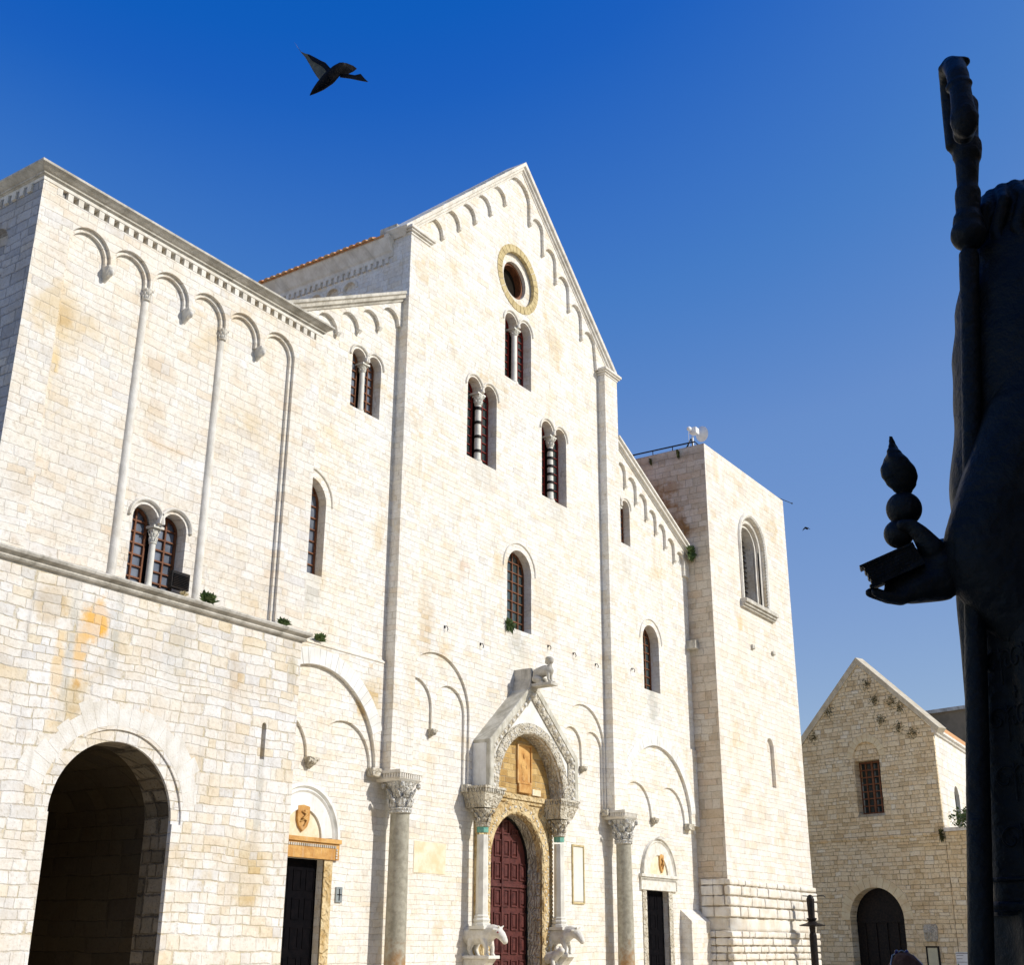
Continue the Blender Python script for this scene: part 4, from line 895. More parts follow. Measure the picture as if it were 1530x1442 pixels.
for cx,zb,lb in((27.72,1.42,'worn white stone bull under the left porch column'),(31.58,1.44,'worn stone bull under the right porch column')):
    bull(cx,zb,lb); 
    if cx<30: bull_eye(cx,zb)
    bm=BM(); hull(bm,[Vector((cx+a,N0+b,z)) for a in(-.26,.26) for b,z in((.14,zb-.08),(-.72,zb-.08),(-.72,zb-.16),(.14,zb-.16))]); hull(bm,[Vector((cx+a,N0+b,z)) for a in(-.2,.2) for b,z in((.14,zb-.16),(-.66,zb-.16),(-.42,zb-.42),(.14,zb-.8))]); part('bull_bracket',bm,M_statstone,bas,bev=.02)
    cy=19.70
    bm=BM(); lathe(bm,cx,cy,[(.24,zb+.63),(.24,zb+.70),(.2,zb+.72),(.23,zb+.79),(.19,zb+.84),(.2,zb+.88),(.165,zb+.92),(.16,3.4)],8 if cx<30 else 8); lathe(bm,cx,cy,[(.16,3.4),(.15,4.36)],8)
    part('porch_column',bm,M_shaftw,bas,'octagonal marble porch column')
    bm=BM(); box(bm,cx-.24,cx+.24,cy-.24,cy+.24,zb+.56,zb+.64); part('column_plinth',bm,M_shaftw,bas)
    bm=BM(); lathe(bm,cx,cy,[(.155,4.42),(.157,4.56)],8); part('green_collar',bm,M_verd,bas)
    bm=BM(); lathe(bm,cx,cy,[(.17,4.56),(.19,4.58),(.19,4.62),(.165,4.64)],16); capital(bm,cx,cy,4.63,5.04,.17,1.5,8); part('porch_capital',bm,M_carveg,bas,ang=40)
    x0,x1=(cx-.38,cx+.52) if cx<30 else (cx-.42,cx+.58)
    bm=BM(); hull(bm,[Vector((x,y,z)) for x,y,z in((x0,PF-.03,5.44),(x1,PF-.03,5.44),(x0,N0+.1,5.44),(x1,N0+.1,5.44),(x0+.14,PF+.08,5.06),(x1-.2,PF+.08,5.06),(x0+.14,N0+.1,5.06),(x1-.2,N0+.1,5.06))]); part('impost_corbel',bm,M_carveg,bas)
    bm=BM(); dentil_slab(bm,x0-.05,x1+.04,PF-.08,N0+.13,5.38,5.61); part('impost_slab',bm,M_carveg,bas)
# ridge block and sphinx
bm=BM(); hull(bm,[Vector((29.83+a,y,z)) for a,z in((-.2,8.62),(.2,8.62),(-.2,9.2),(.2,9.2)) for y in(19.40,N0+.02)]); hull(bm,[Vector((29.83+a,y,z)) for a,z in((-.3,8.55),(.3,8.55),(-.22,8.85),(.22,8.85)) for y in(19.39,N0+.02)])
part('ridge_block',bm,M_weather,bas,bev=.015)
bm=BM(); P=lambda d,x,z:Vector((29.80+x,19.38-d,8.72+z))
chain(bm,[(P(.10,0,.18),.16),(P(.12,0,.32),.165),(P(.35,0,.38),.165),(P(.5,0,.36),.14)])
chain(bm,[(P(.48,0,.36),.11),(P(.52,0,.52),.07),(P(.53,0,.60),.05)]); ell(bm,P(.55,0,.66),(.09,.10,.115)); ell(bm,P(.50,0,.72),(.115,.12,.07)); ell(bm,P(.46,0,.64),(.06,.11,.09)); cap(bm,P(.62,0,.64),.02,P(.60,0,.62),.02)
for s_ in(-1,1):
    chain(bm,[(P(.5,s_*.07,.32),.07),(P(.52,s_*.08,.12),.04),(P(.56,s_*.08,.03),.04),(P(.64,s_*.08,.02),.035)])
    chain(bm,[(P(.1,s_*.12,.14),.11),(P(.26,s_*.13,.12),.08),(P(.16,s_*.13,.03),.045),(P(.34,s_*.13,.02),.04)])
chain(bm,[(P(.0,0,.1),.03),(P(-.04,0,.3),.025),(P(-.02,0,.42),.03)])
o=part('sphinx_statue',bm,M_weather,bas,'grey stone sphinx with a human head sitting on the porch ridge'); remesh(o,.011,3)
bm=BM(); box(bm,29.62,29.98,18.70,19.40,8.64,8.73); part('sphinx_plinth',bm,M_weather,bas,bev=.012)
# small carved beast at the jamb foot
bm=BM(); Q=lambda x,y,z:Vector((31.25+x,19.75+y,.9+z))
chain(bm,[(Q(0,.2,.35),.16),(Q(0,-.05,.4),.15),(Q(-.02,-.25,.5),.1)]); ell(bm,Q(-.02,-.3,.55),(.1,.12,.1)); ell(bm,Q(-.1,-.2,.62),(.05,.03,.06)); ell(bm,Q(.08,-.2,.62),(.05,.03,.06)); chain(bm,[(Q(.1,-.05,.3),.07),(Q(.1,-.15,.0),.06)]); chain(bm,[(Q(-.1,-.05,.3),.07),(Q(-.1,-.15,.0),.06)])
o=part('jamb_beast',bm,M_statstone,bas,'small worn stone beast at the foot of the door jamb'); remesh(o,.014,4)
bm=BM(); box(bm,31.0,31.55,19.5,20,.0,.88); part('jamb_pedestal',bm,M_statstone,bas,bev=.02)

# ============================================================ things on the basilica
t=thing('floodlight','black louvred floodlight box standing on the tower ledge beside the twin window','floodlight',(14.95,17.75,7.76))
bm=BM(); box(bm,14.74,15.18,17.72,17.84,7.86,8.19); part('housing',bm,M_iron,t,bev=.01)
bm=BM()
for k in range(8): hull(bm,[Vector((x,17.74-a,7.905+k*.032+b)) for x in(14.77,15.15) for a,b in((.02,0),(.04,-.006),(.02,.012),(.04,.0))])
part('grille',bm,M_iron,t)
bm=BM(); tube(bm,[(14.8,17.8,7.79),(14.8,17.8,7.9)],.012); tube(bm,[(15.12,17.8,7.79),(15.12,17.8,7.9)],.012); box(bm,14.78,15.14,17.77,17.83,7.77,7.79); part('bracket',bm,M_iron,t)
t=thing('roof_railing','thin black iron railing along the top edge of the right tower','railing',(41.8,21.5,20.4))
bm=BM(); tube(bm,[(41.85,29,20.78),(41.85,19.5,20.66),(42.25,19.5,20.62)],.03,6); part('top_rail',bm,M_iron,t)
for y in(19.6,20.5,21.4,22.3,23.2): 
    bm=BM(); tube(bm,[(41.85,y,20.35),(41.85,y,20.67)],.02,6); part('post',bm,M_iron,t)
t=thing('satellite_dish','white satellite dish antenna on a small mast at the corner of the right tower','antenna',(42.1,19.75,20.3))
bm=BM(); tube(bm,[(42.2,19.75,20.3),(42.2,19.75,21.05)],.045,8); part('mast',bm,M_white,t)
MM=Matrix.Translation((42.5,19.55,21.25))@Matrix.Rotation(R(-15),4,'Z')@Matrix.Rotation(R(80),4,'Y')@Matrix.Scale(.78,4)
bm=BM(); prof=[(.001,0),(.15,.02),(.28,.07),(.40,.16),(.42,.165),(.40,.175),(.27,.09),(.14,.04),(.001,.02)]; lathe(bm,0,0,prof,28,MM); part('dish',bm,M_white,t,ang=40)
bm=BM(); box(bm,42.02,42.34,19.5,19.8,21.14,21.40,bev=.02); part('radio_unit',bm,M_white,t)
bm=BM(); ell(bm,(41.86,19.72,21.28),(.12,.1,.1)); tube(bm,[(41.8,19.72,21.2),(41.82,19.74,20.8),(41.98,19.8,20.5)],.012,5); part('feed_horn',bm,M_white,t)
bm=BM()
for q in((41.95,20.0),(42.1,20.2),(41.98,19.6)): tube(bm,[(q[0],q[1],20.3),(42.12,19.78,20.95)],.018,5)
part('bracing',bm,M_iron,t)
t=thing('roof_rod','thin metal rod sticking out sideways at the far top corner of the right tower','rod',(49.3,19.3,20.3))
bm=BM(); tube(bm,[(49.2,19.4,20.3),(49.2,19.4,20.52)],.02,6); part('upright',bm,M_iron,t); bm=BM(); tube(bm,[(48.4,19.4,20.52),(50.6,18.9,20.52)],.014,6); ell(bm,(50.6,18.9,20.52),(.04,.04,.04),ic=ICO); part('arm',bm,M_iron,t)
def tuft(name,label,loc,r,n,mat,down=False,group='plants rooted in the old masonry',fl=.7):
    bm=BM()
    for k in range(n):
        a=random.uniform(0,2*PI); L_=r*random.uniform(.5,1); e_=random.uniform(.2,1.3)*(-1 if down and random.random()<.5 else 1)
        d=Vector((math.cos(a)*math.cos(e_),-abs(math.sin(a))*math.cos(e_)*fl,math.sin(e_))); b=Vector(loc)+Vector((random.uniform(-r,r)*.5,0,random.uniform(-.1,.1)*r))
        s_=d.cross(Vector((random.random(),random.random(),random.random()))).normalized()*L_*.12
        m_=b+d*L_*.55; tip=b+d*L_+Vector((0,0,-L_*.15))
        v=[bm.verts.new(p) for p in(b-s_*.3,b+s_*.3,m_+s_,tip,m_-s_)]; bm.faces.new(v)
    mk(name,bm,mat,None,label=label,cat='plant',group=group,keep=True)
tuft('weed','green weed sprouting on the tower ledge right of the floodlight',(15.66,17.68,7.76),.26,90,M_leaf)
tuft('weed','low faint green weed at the right end of the tower ledge',(17.72,17.7,7.76),.2,60,M_leaf)
tuft('weed','green weed above the left end of the big relieving arch',(21.2,19.93,8.40),.26,90,M_leaf)
tuft('weed','dark green weed hanging at the lower left corner of the middle arched window',(29.32,19.97,10.5),.26,120,M_leaf,True)
tuft('weed','green weed at the foot of the right aisle roof slope against the tower',(41.45,19.75,15.9),.4,150,M_leaf,True)
tuft('weed','olive weed clump just under the satellite dish',(41.58,20.1,20.15),.26,120,M_moss,True,fl=0)
tuft('weed','olive weed clump further back along the top of the tower flank',(41.58,21.35,20.1),.22,100,M_moss,True,fl=0)
tuft('dry_grass','dry pale grass along the ledge under the twin window',(15.0,17.66,7.74),.12,26,M_tufa)

# ============================================================ gabled house on the right
A76=R(76); DV=Vector((math.cos(A76),math.sin(A76),0)); NV=Vector((math.sin(A76),-math.cos(A76),0)); HP=Vector((55.7,16.2,0))
FB=lambda u,z,d:HP+DV*u+NV*d+Vector((0,0,z))
hs=thing('stone_house','tan gabled stone house with a dark arched doorway and a barred window','house',HP)
H0,H1,HC=-1.13,5.8,2.33; HE,HA=10.62,14.1
bm=BM()
dp=archpoly(1.22,3.92,0,2.72,26); wp=archpoly(1.66,3.0,7.22,9.6)
wrect=[(1.66,7.22),(3.0,7.22),(3.0,9.62),(1.66,9.62)]
plate(bm,[(H0,0),(1.22,0)]+dp[1:-1]+[(3.92,0),(H1,0),(H1,HE),(HC,HA),(H0,HE)],[archpoly(1.66,3.0,7.22,9.78)],0,.08,FB)
plate(bm,[(H0+.3,0),(1.22,0)]+dp[1:-1]+[(3.92,0),(H1,0),(H1,HE),(HC,HA),(H0+.3,HE+.15),(H0+.3,HE)],[wrect],.08,.5,FB)
part('front_wall',bm,M_tan,hs)
bm=BM(); DS=Vector((math.cos(R(4)),math.sin(R(4)),0)); SB=HP+DV*H0
FS=lambda u,z,d:SB+DS*u+Vector((-DS.y,DS.x,0))*d+Vector((0,0,z))
plate(bm,[(.08,0),(24,0),(24,HE-.1),(.08,HE-.1)],[archpoly(3.2,4.3,5.4,8.0)],0,.16,FS); part('side_wall',bm,M_tanS,hs,'bright sunlit side wall of the house')
bm=BM(); plate(bm,[(3.1,6.2),(4.4,6.2),(4.4,8.8),(3.1,8.8)],[],.3,.35,FS); part('side_window',bm,M_glassd,hs)
bm=BM(); hood_=[(.0,0)]; sweep(bm,[(0,HE-.15),(24,HE-.15)],[(0,.05),(0,-.08),(.1,-.12),(.12,-.2),(.22,-.2),(.25,.05)],FS); part('side_cornice',bm,M_trim,hs)
bm=BM(); sweep(bm,[(H0-.25,HE-.12),(HC,HA),(H1+.2,HE-.12)],[(-.04,.5),(-.04,-.05),(.06,-.08),(.16,-.12),(.2,-.12),(.22,.5)],FB); part('gable_coping',bm,M_cope,hs,bev=.01)
bm=BM(); q0=FB(HC,HA-.45,.3); 
for s_,u in((-1,H0+.1),(1,H1+.2)):
    e0=FB(u,HE-.5,.3); hull(bm,[p+Vector((0,0,z))+DS*k for p in(q0,e0) for z in(0,.1) for k in(0,26)])
part('roof',bm,M_tile,hs)
bm=BM(); sweep(bm,[(H0,6.15),(H1,6.15)],[(0,.02),(0,-.05),(.1,-.05),(.12,.02)],FB); part('string_course',bm,M_tan,hs)
bm=BM()
for k in range(15):
    a0=180-k*12-.3; a1=180-(k+1)*12+.3; plate(bm,ringpoly(2.57,2.72,1.36,1.80,a0,a1,2),[],-.015-random.random()*.01,.03,FB)
part('door_voussoirs',bm,M_vous,hs,bev=.01)
bm=BM()
for k in range(11):
    a0=180-k*180/11-.5; a1=180-(k+1)*180/11+.5; plate(bm,ringpoly(2.33,9.78,.67,1.0,a0,a1,2),[],-.012-random.random()*.01,.03,FB)
part('window_voussoirs',bm,M_vous,hs,bev=.01)
bm=BM(); box(bm,1.0,4.1,.55,.6,0,4.3,FB)
for k in range(5): box(bm,1.3+k*.55,1.36+k*.55,.5,.56,0,2.6,FB)
box(bm,1.2,3.95,.48,.56,2.62,2.76,FB); part('doorway_gate',bm,M_iron,hs,'dark gate in the arched doorway')
bm=BM(); plate(bm,wrect,[],.62,.66,FB); g=part('window_pane',bm,M_glassd,hs)
bm=BM(); 
for k in range(5): x=1.66+1.34*k/4; box(bm,x-.03 if k else x,x+.03,.4,.46,7.24,9.6,FB)
for k in range(8): z=7.3+k*.32; box(bm,1.68,2.98,.405,.455,z-.025,z+.025,FB)
box(bm,2.28,2.38,.38,.46,7.24,9.6,FB); part('window_grille',bm,M_wood,hs,'brown barred window grille')
bm=BM(); box(bm,1.62,3.04,.0,.1,7.12,7.22,FB); part('window_sill',bm,M_weather,hs)
# carved arms
bm=BM(); c=lambda u,z,d=0:FB(u,z,d)
plate(bm,[(-.3,1.9),(-.22,1.82),(.22,1.82),(.3,1.9),(.32,2.4),(.24,2.5),(-.26,2.5),(-.32,2.4)],[],-.08,.0,FB)
for k in range(26):
    ell(bm,c(random.uniform(-.24,.24),random.uniform(1.9,2.42),-.08),(random.uniform(.03,.06),)*3,ic=ICO)
chain(bm,[(c(-.02,1.95,-.1),.05),(c(-.0,2.2,-.12),.08),(c(.02,2.35,-.1),.05)]); 
o=part('carved_coat_of_arms',bm,M_carveg,hs,'weathered carved coat of arms on the house wall'); remesh(o,.02,1)
hs2=thing('notice_board','black framed notice board with pale paper under the carved coat of arms','notice board',FB(0,.5,-.02))
bm=BM(); plate(bm,[(-.24,.35),(.24,.35),(.24,1.58),(-.24,1.58)],[],-.05,-.03,FB); part('paper',bm,M_paper,hs2)
bm=BM(); sweep(bm,[(-.24,.35),(-.24,1.58),(.24,1.58),(.24,.35)],[(0,-.08),(0,-.01),(.06,-.01),(.06,-.08)],FB,closed=True); part('frame',bm,M_iron,hs2)
# terrace wall right of the house
tw_=thing('terrace_wall','tan stone terrace wall carrying a hedge, right of the gabled house','wall',FB(-3,0,0))
bm=BM(); plate(bm,[(-9,0),(H0-.02,0),(H0-.02,6.25),(-9,6.25)],[],.02,.5,FB); part('wall_face',bm,M_tan,tw_)
bm=BM(); box(bm,-9,H0-.02,-.06,.56,6.25,6.4,FB); part('coping',bm,M_trim,tw_)
bm=BM(); hull(bm,[FB(u,z,d) for u in(-9,H0-.05) for z in(6.1,6.24) for d in(.5,12)]); part('terrace_floor',bm,M_trim,tw_)
sg=thing('information_sign','white sign board with small dark lines of print and green squares on the terrace wall','sign',FB(-1.4,.9,-.02))
bm=BM(); plate(bm,[(-1.9,.2),(-1.02,.2),(-1.02,1.42),(-1.9,1.42)],[],-.02,.0,FB); part('board',bm,M_white,sg)
bm=BM(); box(bm,-1.88,-1.04,-.028,-.02,1.36,1.385,FB)
for k,(a,b) in enumerate(((-1.05,-1.35),(-1.05,-1.3),(-1.05,-1.5),(-1.35,-1.6),(-1.2,-1.7),(-1.2,-1.6))): box(bm,b,a,-.026,-.02,1.28-k*.13,1.295-k*.13,FB)
part('print_lines',bm,M_iron,sg)
bm=BM(); 
for k in range(3): box(bm,-1.12,-1.06,-.03,-.02,.92-k*.12,.97-k*.12,FB)
part('green_squares',bm,M_leaf,sg)
def bush(name,label,c,rx,ry,rz,n,leaf,mats,group=None,cat='plant'):
    bm=BM(); c=Vector(c)
    for k in range(n):
        d=Vector((random.gauss(0,1),random.gauss(0,1),random.gauss(0,1))).normalized()*random.uniform(.35,1)**.5
        p=c+Vector((d.x*rx,d.y*ry,d.z*rz))*(1+.18*math.sin(9*d.x+5*d.z)); a=Vector((random.gauss(0,1),random.gauss(0,1),random.gauss(0,1))).normalized(); b=a.orthogonal().normalized(); q=a.cross(b); l=leaf*random.uniform(.6,1.3)
        bm.faces.new([bm.verts.new(v) for v in(p-b*l,p+q*l*.45,p+b*l,p-q*l*.45)])
    return mk(name,bm,mats,None,label=label,cat=cat,group=group,keep=True)
bush('hedge','dark green leafy hedge on top of the terrace wall beside the statue',FB(-3.6,6.75,.6),1.3,2.1,.55,3800,.09,M_leaf,cat='hedge')
tuft('weed','weed clump hanging just below the corner of the terrace',FB(-.95,6.12,-.03),.35,110,M_moss,True,fl=1)
# dark weeds in the joints of the gable
lab=['on the right slope high under the coping','on the right slope below the highest','in the gable near the apex','at mid height of the right slope','near the right eave corner','just above the right eave','on the left slope','near the left eave','right of the gable centre']
spt=[(.75,12.15),(.35,11.8),(1.95,13.1),(.5,10.9),(-.15,10.6),(1.6,12.3),(4.1,12.1),(5.1,11.0),(1.4,11.4)]
for (u,z),l in zip(spt,lab):
    b=BM(); 
    for k in range(90):
        p=FB(u+random.gauss(0,.13),z+random.gauss(0,.13)-.4*abs(random.gauss(0,.1)),-random.random()*.06); a=Vector((random.gauss(0,1),random.gauss(0,1),random.gauss(0,1))).normalized(); q=a.orthogonal().normalized()
        b.faces.new([b.verts.new(v) for v in(p-a*.045,p+q*.02,p+a*.045,p-q*.02)])
    mk('wall_weed',b,M_moss,None,label='small dark weed rooted in the house gable, '+l,cat='plant',group='weeds on the house gable',keep=True)
# farther block behind
fb=thing('distant_building','dark brown flat topped stone building behind the gabled house','building',(92,30,0))
def yawbox(bm,cx,cy,ang,l,w_,z0,z1):
    M_=Matrix.Translation((cx,cy,0))@Matrix.Rotation(ang,4,'Z'); vs=[M_@Vector((a*l/2,b*w_/2,z)) for a in(-1,1) for b in(-1,1) for z in(z0,z1)]; hull(bm,vs)
bm=BM(); yawbox(bm,98,15.5,R(76),30,14,0,17.9); part('walls',bm,M_brown,fb)
bm=BM(); yawbox(bm,98,15.5,R(76),30.4,14.4,17.9,18.15); part('cornice',bm,M_weather,fb)

# ============================================================ street lamp
lp=thing('street_lamp','black iron street lamp with a wide flat shade by the corner of the right tower','street lamp',(47.4,18.25,0))
lx,ly=47.4,18.25
bm=BM(); lathe(bm,lx,ly,[(.3,0),(.3,.3),(.18,.4),(.14,.5),(.14,2.0),(.11,2.1)],12); part('post',bm,M_iron,lp)
bm=BM(); lathe(bm,lx,ly,[(.08,2.3),(.46,2.33),(.5,2.36),(.2,2.44),(.13,2.5),(.2,2.6),(.16,2.62)],20); part('lamp_shade',bm,M_iron,lp)
bm=BM(); lathe(bm,lx,ly,[(.11,2.1),(.13,2.3)],8); lathe(bm,lx,ly,[(.13,2.55),(.16,3.3),(.1,3.42),(.04,3.46)],8); part('lantern',bm,M_iron,lp)
bm=BM(); tube(bm,[(lx,ly,3.4),(lx+.25,ly-.45,3.42),(lx+.3,ly-.5,3.36)],.02,6); tube(bm,[(lx,ly,3.4),(lx-.15,ly+.25,3.42)],.02,6); part('finial_arm',bm,M_iron,lp)

# ============================================================ unseen building added behind the camera to shade the statue
pz=thing('shade_building','unseen ochre plastered building added behind the camera for its shade','building',(10,-10,0))
bm=BM(); wn_=[[(x,z),(x+1.2,z),(x+1.2,z+2),(x,z+2)] for x in range(-14,30,4) for z in(1.2,5.2,9)]
plate(bm,[(-18,0),(32,0),(32,12.5),(-18,12.5)],wn_,-7.0,-7.4); box(bm,-18,32,-15,-7.41,0,12.4); part('walls',bm,M_plasterwall,pz)
bm=BM(); 
for q in wn_: box(bm,q[0][0]-.1,q[1][0]+.1,-6.97,-6.92,q[0][1]-.15,q[0][1]-.02)
box(bm,-18.3,32.3,-15.3,-6.7,12.5,12.8); part('trim',bm,M_trim,pz)
bm=BM()
for q in wn_: box(bm,q[0][0]+.0,q[1][0],-7.38,-7.34,q[0][1],q[2][1])
part('shutters',bm,M_wood,pz)

# ============================================================ bronze statue beside the camera
FH=Vector((math.cos(yaw),math.sin(yaw),0)); RH=Vector(Rv)
ST=lambda l,z,d=0.0: FH*(3.1+d)+RH*l+Vector((0,0,z))
SM=lambda l,z,d=0.0: ST(l*(3.1+d)/3.1,1.6+(z-1.6)*(3.1+d)/3.1,d)
CL=1.50; base=ST(CL,1.0)
st=thing('bronze_statue','near black bronze statue of a robed bishop holding crozier and book with balls','statue',base)
def loft(fn,z0,z1,nz,nt,capends=True):
    bm=BM(); rg=[]
    for i in range(nz+1):
        z=z0+(z1-z0)*i/nz; rg.append([bm.verts.new(fn(2*PI*j/nt,z)) for j in range(nt)])
    for a,b in zip(rg,rg[1:]):
        for j in range(nt): bm.faces.new([a[j],a[(j+1)%nt],b[(j+1)%nt],b[j]])
    bm.faces.new(list(reversed(rg[0]))); bm.faces.new(rg[-1]); return bm
def lerp(tab,z):
    for (a,va),(b,vb) in zip(tab,tab[1:]):
        if z<=b: t=max(0,(z-a)/(b-a)); t=t*t*(3-2*t); return va+(vb-va)*t
    return tab[-1][1]
RT=[(1.66,.345),(2.0,.335),(2.4,.322),(2.75,.302),(3.0,.262),(3.15,.25),(3.3,.225),(3.45,.19),(3.55,.15)]
def rob(th,z):
    r=lerp(RT,z); fo=(.010*math.sin(9*th+2*z)+.006*math.sin(17*th-3*z))*max(0,min(1,(3.1-z)))
    r=r+fo; return ST(CL+r*math.cos(th),z,r*.9*math.sin(th))
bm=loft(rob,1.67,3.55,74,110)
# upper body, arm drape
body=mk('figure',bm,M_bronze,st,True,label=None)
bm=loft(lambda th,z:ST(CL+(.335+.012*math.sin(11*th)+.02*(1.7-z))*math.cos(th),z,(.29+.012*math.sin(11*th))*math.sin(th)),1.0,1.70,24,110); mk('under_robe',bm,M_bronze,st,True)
bm=BM()   # drape over the raised arm: a thick cloak falling from forearm to hip
pts=[]
for l,z,r in((1.235,2.60,.085),(1.235,2.53,.085),(1.30,2.72,.10),(1.42,2.95,.12),(1.42,2.30,.10),(1.32,2.42,.085),(1.58,2.9,.14),(1.62,2.15,.12)):
    pts+=[SM(l,z,-.12)+p*r for p in ICO2]
hull(bm,pts)
chain(bm,[(ST(1.5,3.02,-.05),.16),(ST(1.40,2.98,-.10),.12),(ST(1.36,2.8,-.15),.10)])
chain(bm,[(ST(1.5,3.05,0),.17),(ST(1.5,2.6,0),.26)])
dr=mk('draped_sleeve',bm,M_bronze,st); remesh(dr,.012,6)
# head
bm=BM(); hc=ST(1.485,3.56)
ell(bm,hc,(.115,.115,.17)); ell(bm,ST(1.49,3.565,.02),(.162,.16,.17)); cap(bm,ST(1.49,3.48),.12,ST(1.5,3.2),.165); cap(bm,ST(1.5,3.2),.165,ST(1.5,3.0),.2)
for k in range(16):
    a=k*2*PI/16; z0=3.66
    pts=[(ST(1.49+.09*math.cos(a),3.675,.09*math.sin(a)),.022),(ST(1.49+.148*math.cos(a+.15),3.60,.148*math.sin(a+.15)),.020),(ST(1.49+.152*math.cos(a-.1),3.50,.152*math.sin(a-.1)),.022),(ST(1.49+.15*math.cos(a+.1),3.40,.15*math.sin(a+.1)),.022)]
    chain(bm,pts,ICO)
# face (turned away to the left of the view): brow, nose, eyes, beard, ears
f=lambda a,b,c:ST(1.485-a,3.56+c,b)
chain(bm,[(f(.10,0,.03),.018),(f(.135,0,-.015),.022)]); chain(bm,[(f(.10,-.05,.045),.016),(f(.105,.05,.045),.016)])
for s_ in(-1,1): ell(bm,f(.095,s_*.042,.02),(.018,.018,.014)); ell(bm,f(.0,s_*.125,0),(.025,.02,.04))
ell(bm,f(.105,0,-.06),(.025,.035,.012)); chain(bm,[(f(.08,0,-.09),.055),(f(.09,0,-.17),.04),(f(.08,0,-.22),.02)])
hd=mk('head',bm,M_bronze,st); remesh(hd,.007,3)
# collar and embroidered bands in relief
def onrobe(l_off_theta,z,out=.004):
    p=rob(l_off_theta,z); c_=ST(CL,z); return p+(p-c_).normalized()*out
bm=BM()
tube(bm,[onrobe(2*PI*k/80,1.69,.004) for k in range(81)],.012,8); tube(bm,[onrobe(2*PI*k/80,1.75,.002) for k in range(81)],.006,6)
for zz in(1.84,1.98,2.12,2.26,2.40,2.6,2.8):
    for th in [PI+.42+.26*k for k in range(7)]:
        for s_ in(-1,1):
            pa=[]
            for q in range(22):
                t=q/21*4.6*PI/2; rr=.034*(1-q/24)
                pa.append(onrobe(th+s_*.075-s_*rr*math.cos(t)/.38,zz+rr*math.sin(t),.001))
            tube(bm,pa,.0035,5)
        tube(bm,[onrobe(th,zz-.055+.01*q,.001) for q in range(10)],.003,5)
        tube(bm,[onrobe(th+.1,zz+.06,.001),onrobe(th+.16,zz+.06,.001)],.0035,5); tube(bm,[onrobe(th+.13,zz+.045,.001),onrobe(th+.13,zz+.075,.001)],.0035,5)
mk('embroidery',bm,M_bronze,st,True)
bm=BM(); tube(bm,[ST(CL-.20*math.cos(a),3.02+.06*math.cos(a),-.24*math.sin(a)) for a in [k*PI/12 for k in range(-6,19)]],.02,8)
for k in range(5): 
    a=.2+k*.5; tube(bm,[ST(CL-.20*math.cos(a)-.03*math.cos(t)*(1-t/16),2.90+.03*math.sin(t)*(1-t/16),-.25*math.sin(a)-.03) for t in [q*.5 for q in range(24)]],.007,5)
mk('collar_band',bm,M_bronze,st,True)
# crozier
bm=BM()
def SL(z): return 1.262+(z-3.1)*.112
shaft=[SM(SL(z)+.024,z,-.1) for z in(1.0,1.6,2.2,2.8,3.3,3.5)]
tube(bm,shaft,[.03,.03,.028,.026,.026,.028],14)
for z,r in((3.56,.052),(3.60,.045)): ell(bm,SM(SL(z)+.024,z,-.1),(r,r,.05))
def seg(z0,z1,r0,r1): cap(bm,SM(SL(z0)+.024,z0,-.1),r0,SM(SL(z1)+.024,z1,-.1),r1)
seg(3.62,3.70,.034,.038); seg(3.72,3.85,.030,.037); seg(3.84,3.87,.043,.043); seg(3.87,4.02,.034,.036); 
# crook seen edge on: curls towards the viewer
cr=[]
cr=[SM(*q) for q in((1.330,3.86,-.1),(1.336,3.96,-.1),(1.340,4.05,-.1),(1.345,4.11,-.12),(1.348,4.15,-.15),(1.362,4.17,-.19),(1.372,4.165,-.24),(1.377,4.13,-.28),(1.378,4.06,-.30),(1.377,3.99,-.31),(1.373,3.94,-.30),(1.368,3.915,-.27),(1.364,3.93,-.24))]
tube(bm,cr,[.022,.024,.025,.026,.028,.030,.031,.031,.030,.033,.034,.030,.022],14)
ell(bm,SM(1.376,4.095,-.29),(.034,.04,.014)); ell(bm,SM(1.377,3.97,-.305),(.036,.04,.06)); ell(bm,SM(1.37,4.172,-.2),(.03,.05,.018))
cz=mk('crozier',bm,M_bronze,st); remesh(cz,.007,2)
# book, balls, hand
def PT(l,z,d=0): return SM(l,z,-.06)+(FH+RH*.30+Vector((0,0,.22)))*d*.85
bm=BM()
ux=Vector((0.13,0,.058)).normalized()
def BK(a,b,c_): # a along the book towards the wrist, b up, c depth
    return PT(.938+a*.912-b*.41,2.482+a*.41+b*.912,c_)
for k in range(6): 
    hull(bm,[BK(a,b,c_) for a in(.012+.003*(k%2),.165) for b in(.002+k*.0085,.0088+k*.0085) for c_ in(-.085,.085)])
hull(bm,[BK(a,b,c_) for a in(.018,.163) for b in(.002,.05) for c_ in(-.082,.082)])
hull(bm,[BK(a,b,c_) for a in(.004,.165) for b in(-.006,.002) for c_ in(-.09,.09)]); hull(bm,[BK(a,b,c_) for a in(.006,.165) for b in(.052,.058) for c_ in(-.09,.09)])
mk('book',bm,M_bronze,st)
for (l,z,r) in((1.033,2.632,.038),(1.055,2.703,.046)):
    bm=BM(); bmesh.ops.create_icosphere(bm,subdivisions=4,radius=r,matrix=Matrix.Translation(PT(l,z))); mk('golden_ball',bm,M_bronze,st,True)
bm=BM()
pf=[(.012,2.742),(.022,2.752),(.034,2.775),(.042,2.80),(.044,2.82),(.038,2.845),(.026,2.868),(.015,2.882),(.009,2.895),(.004,2.915)]
nn=28; rg=[]
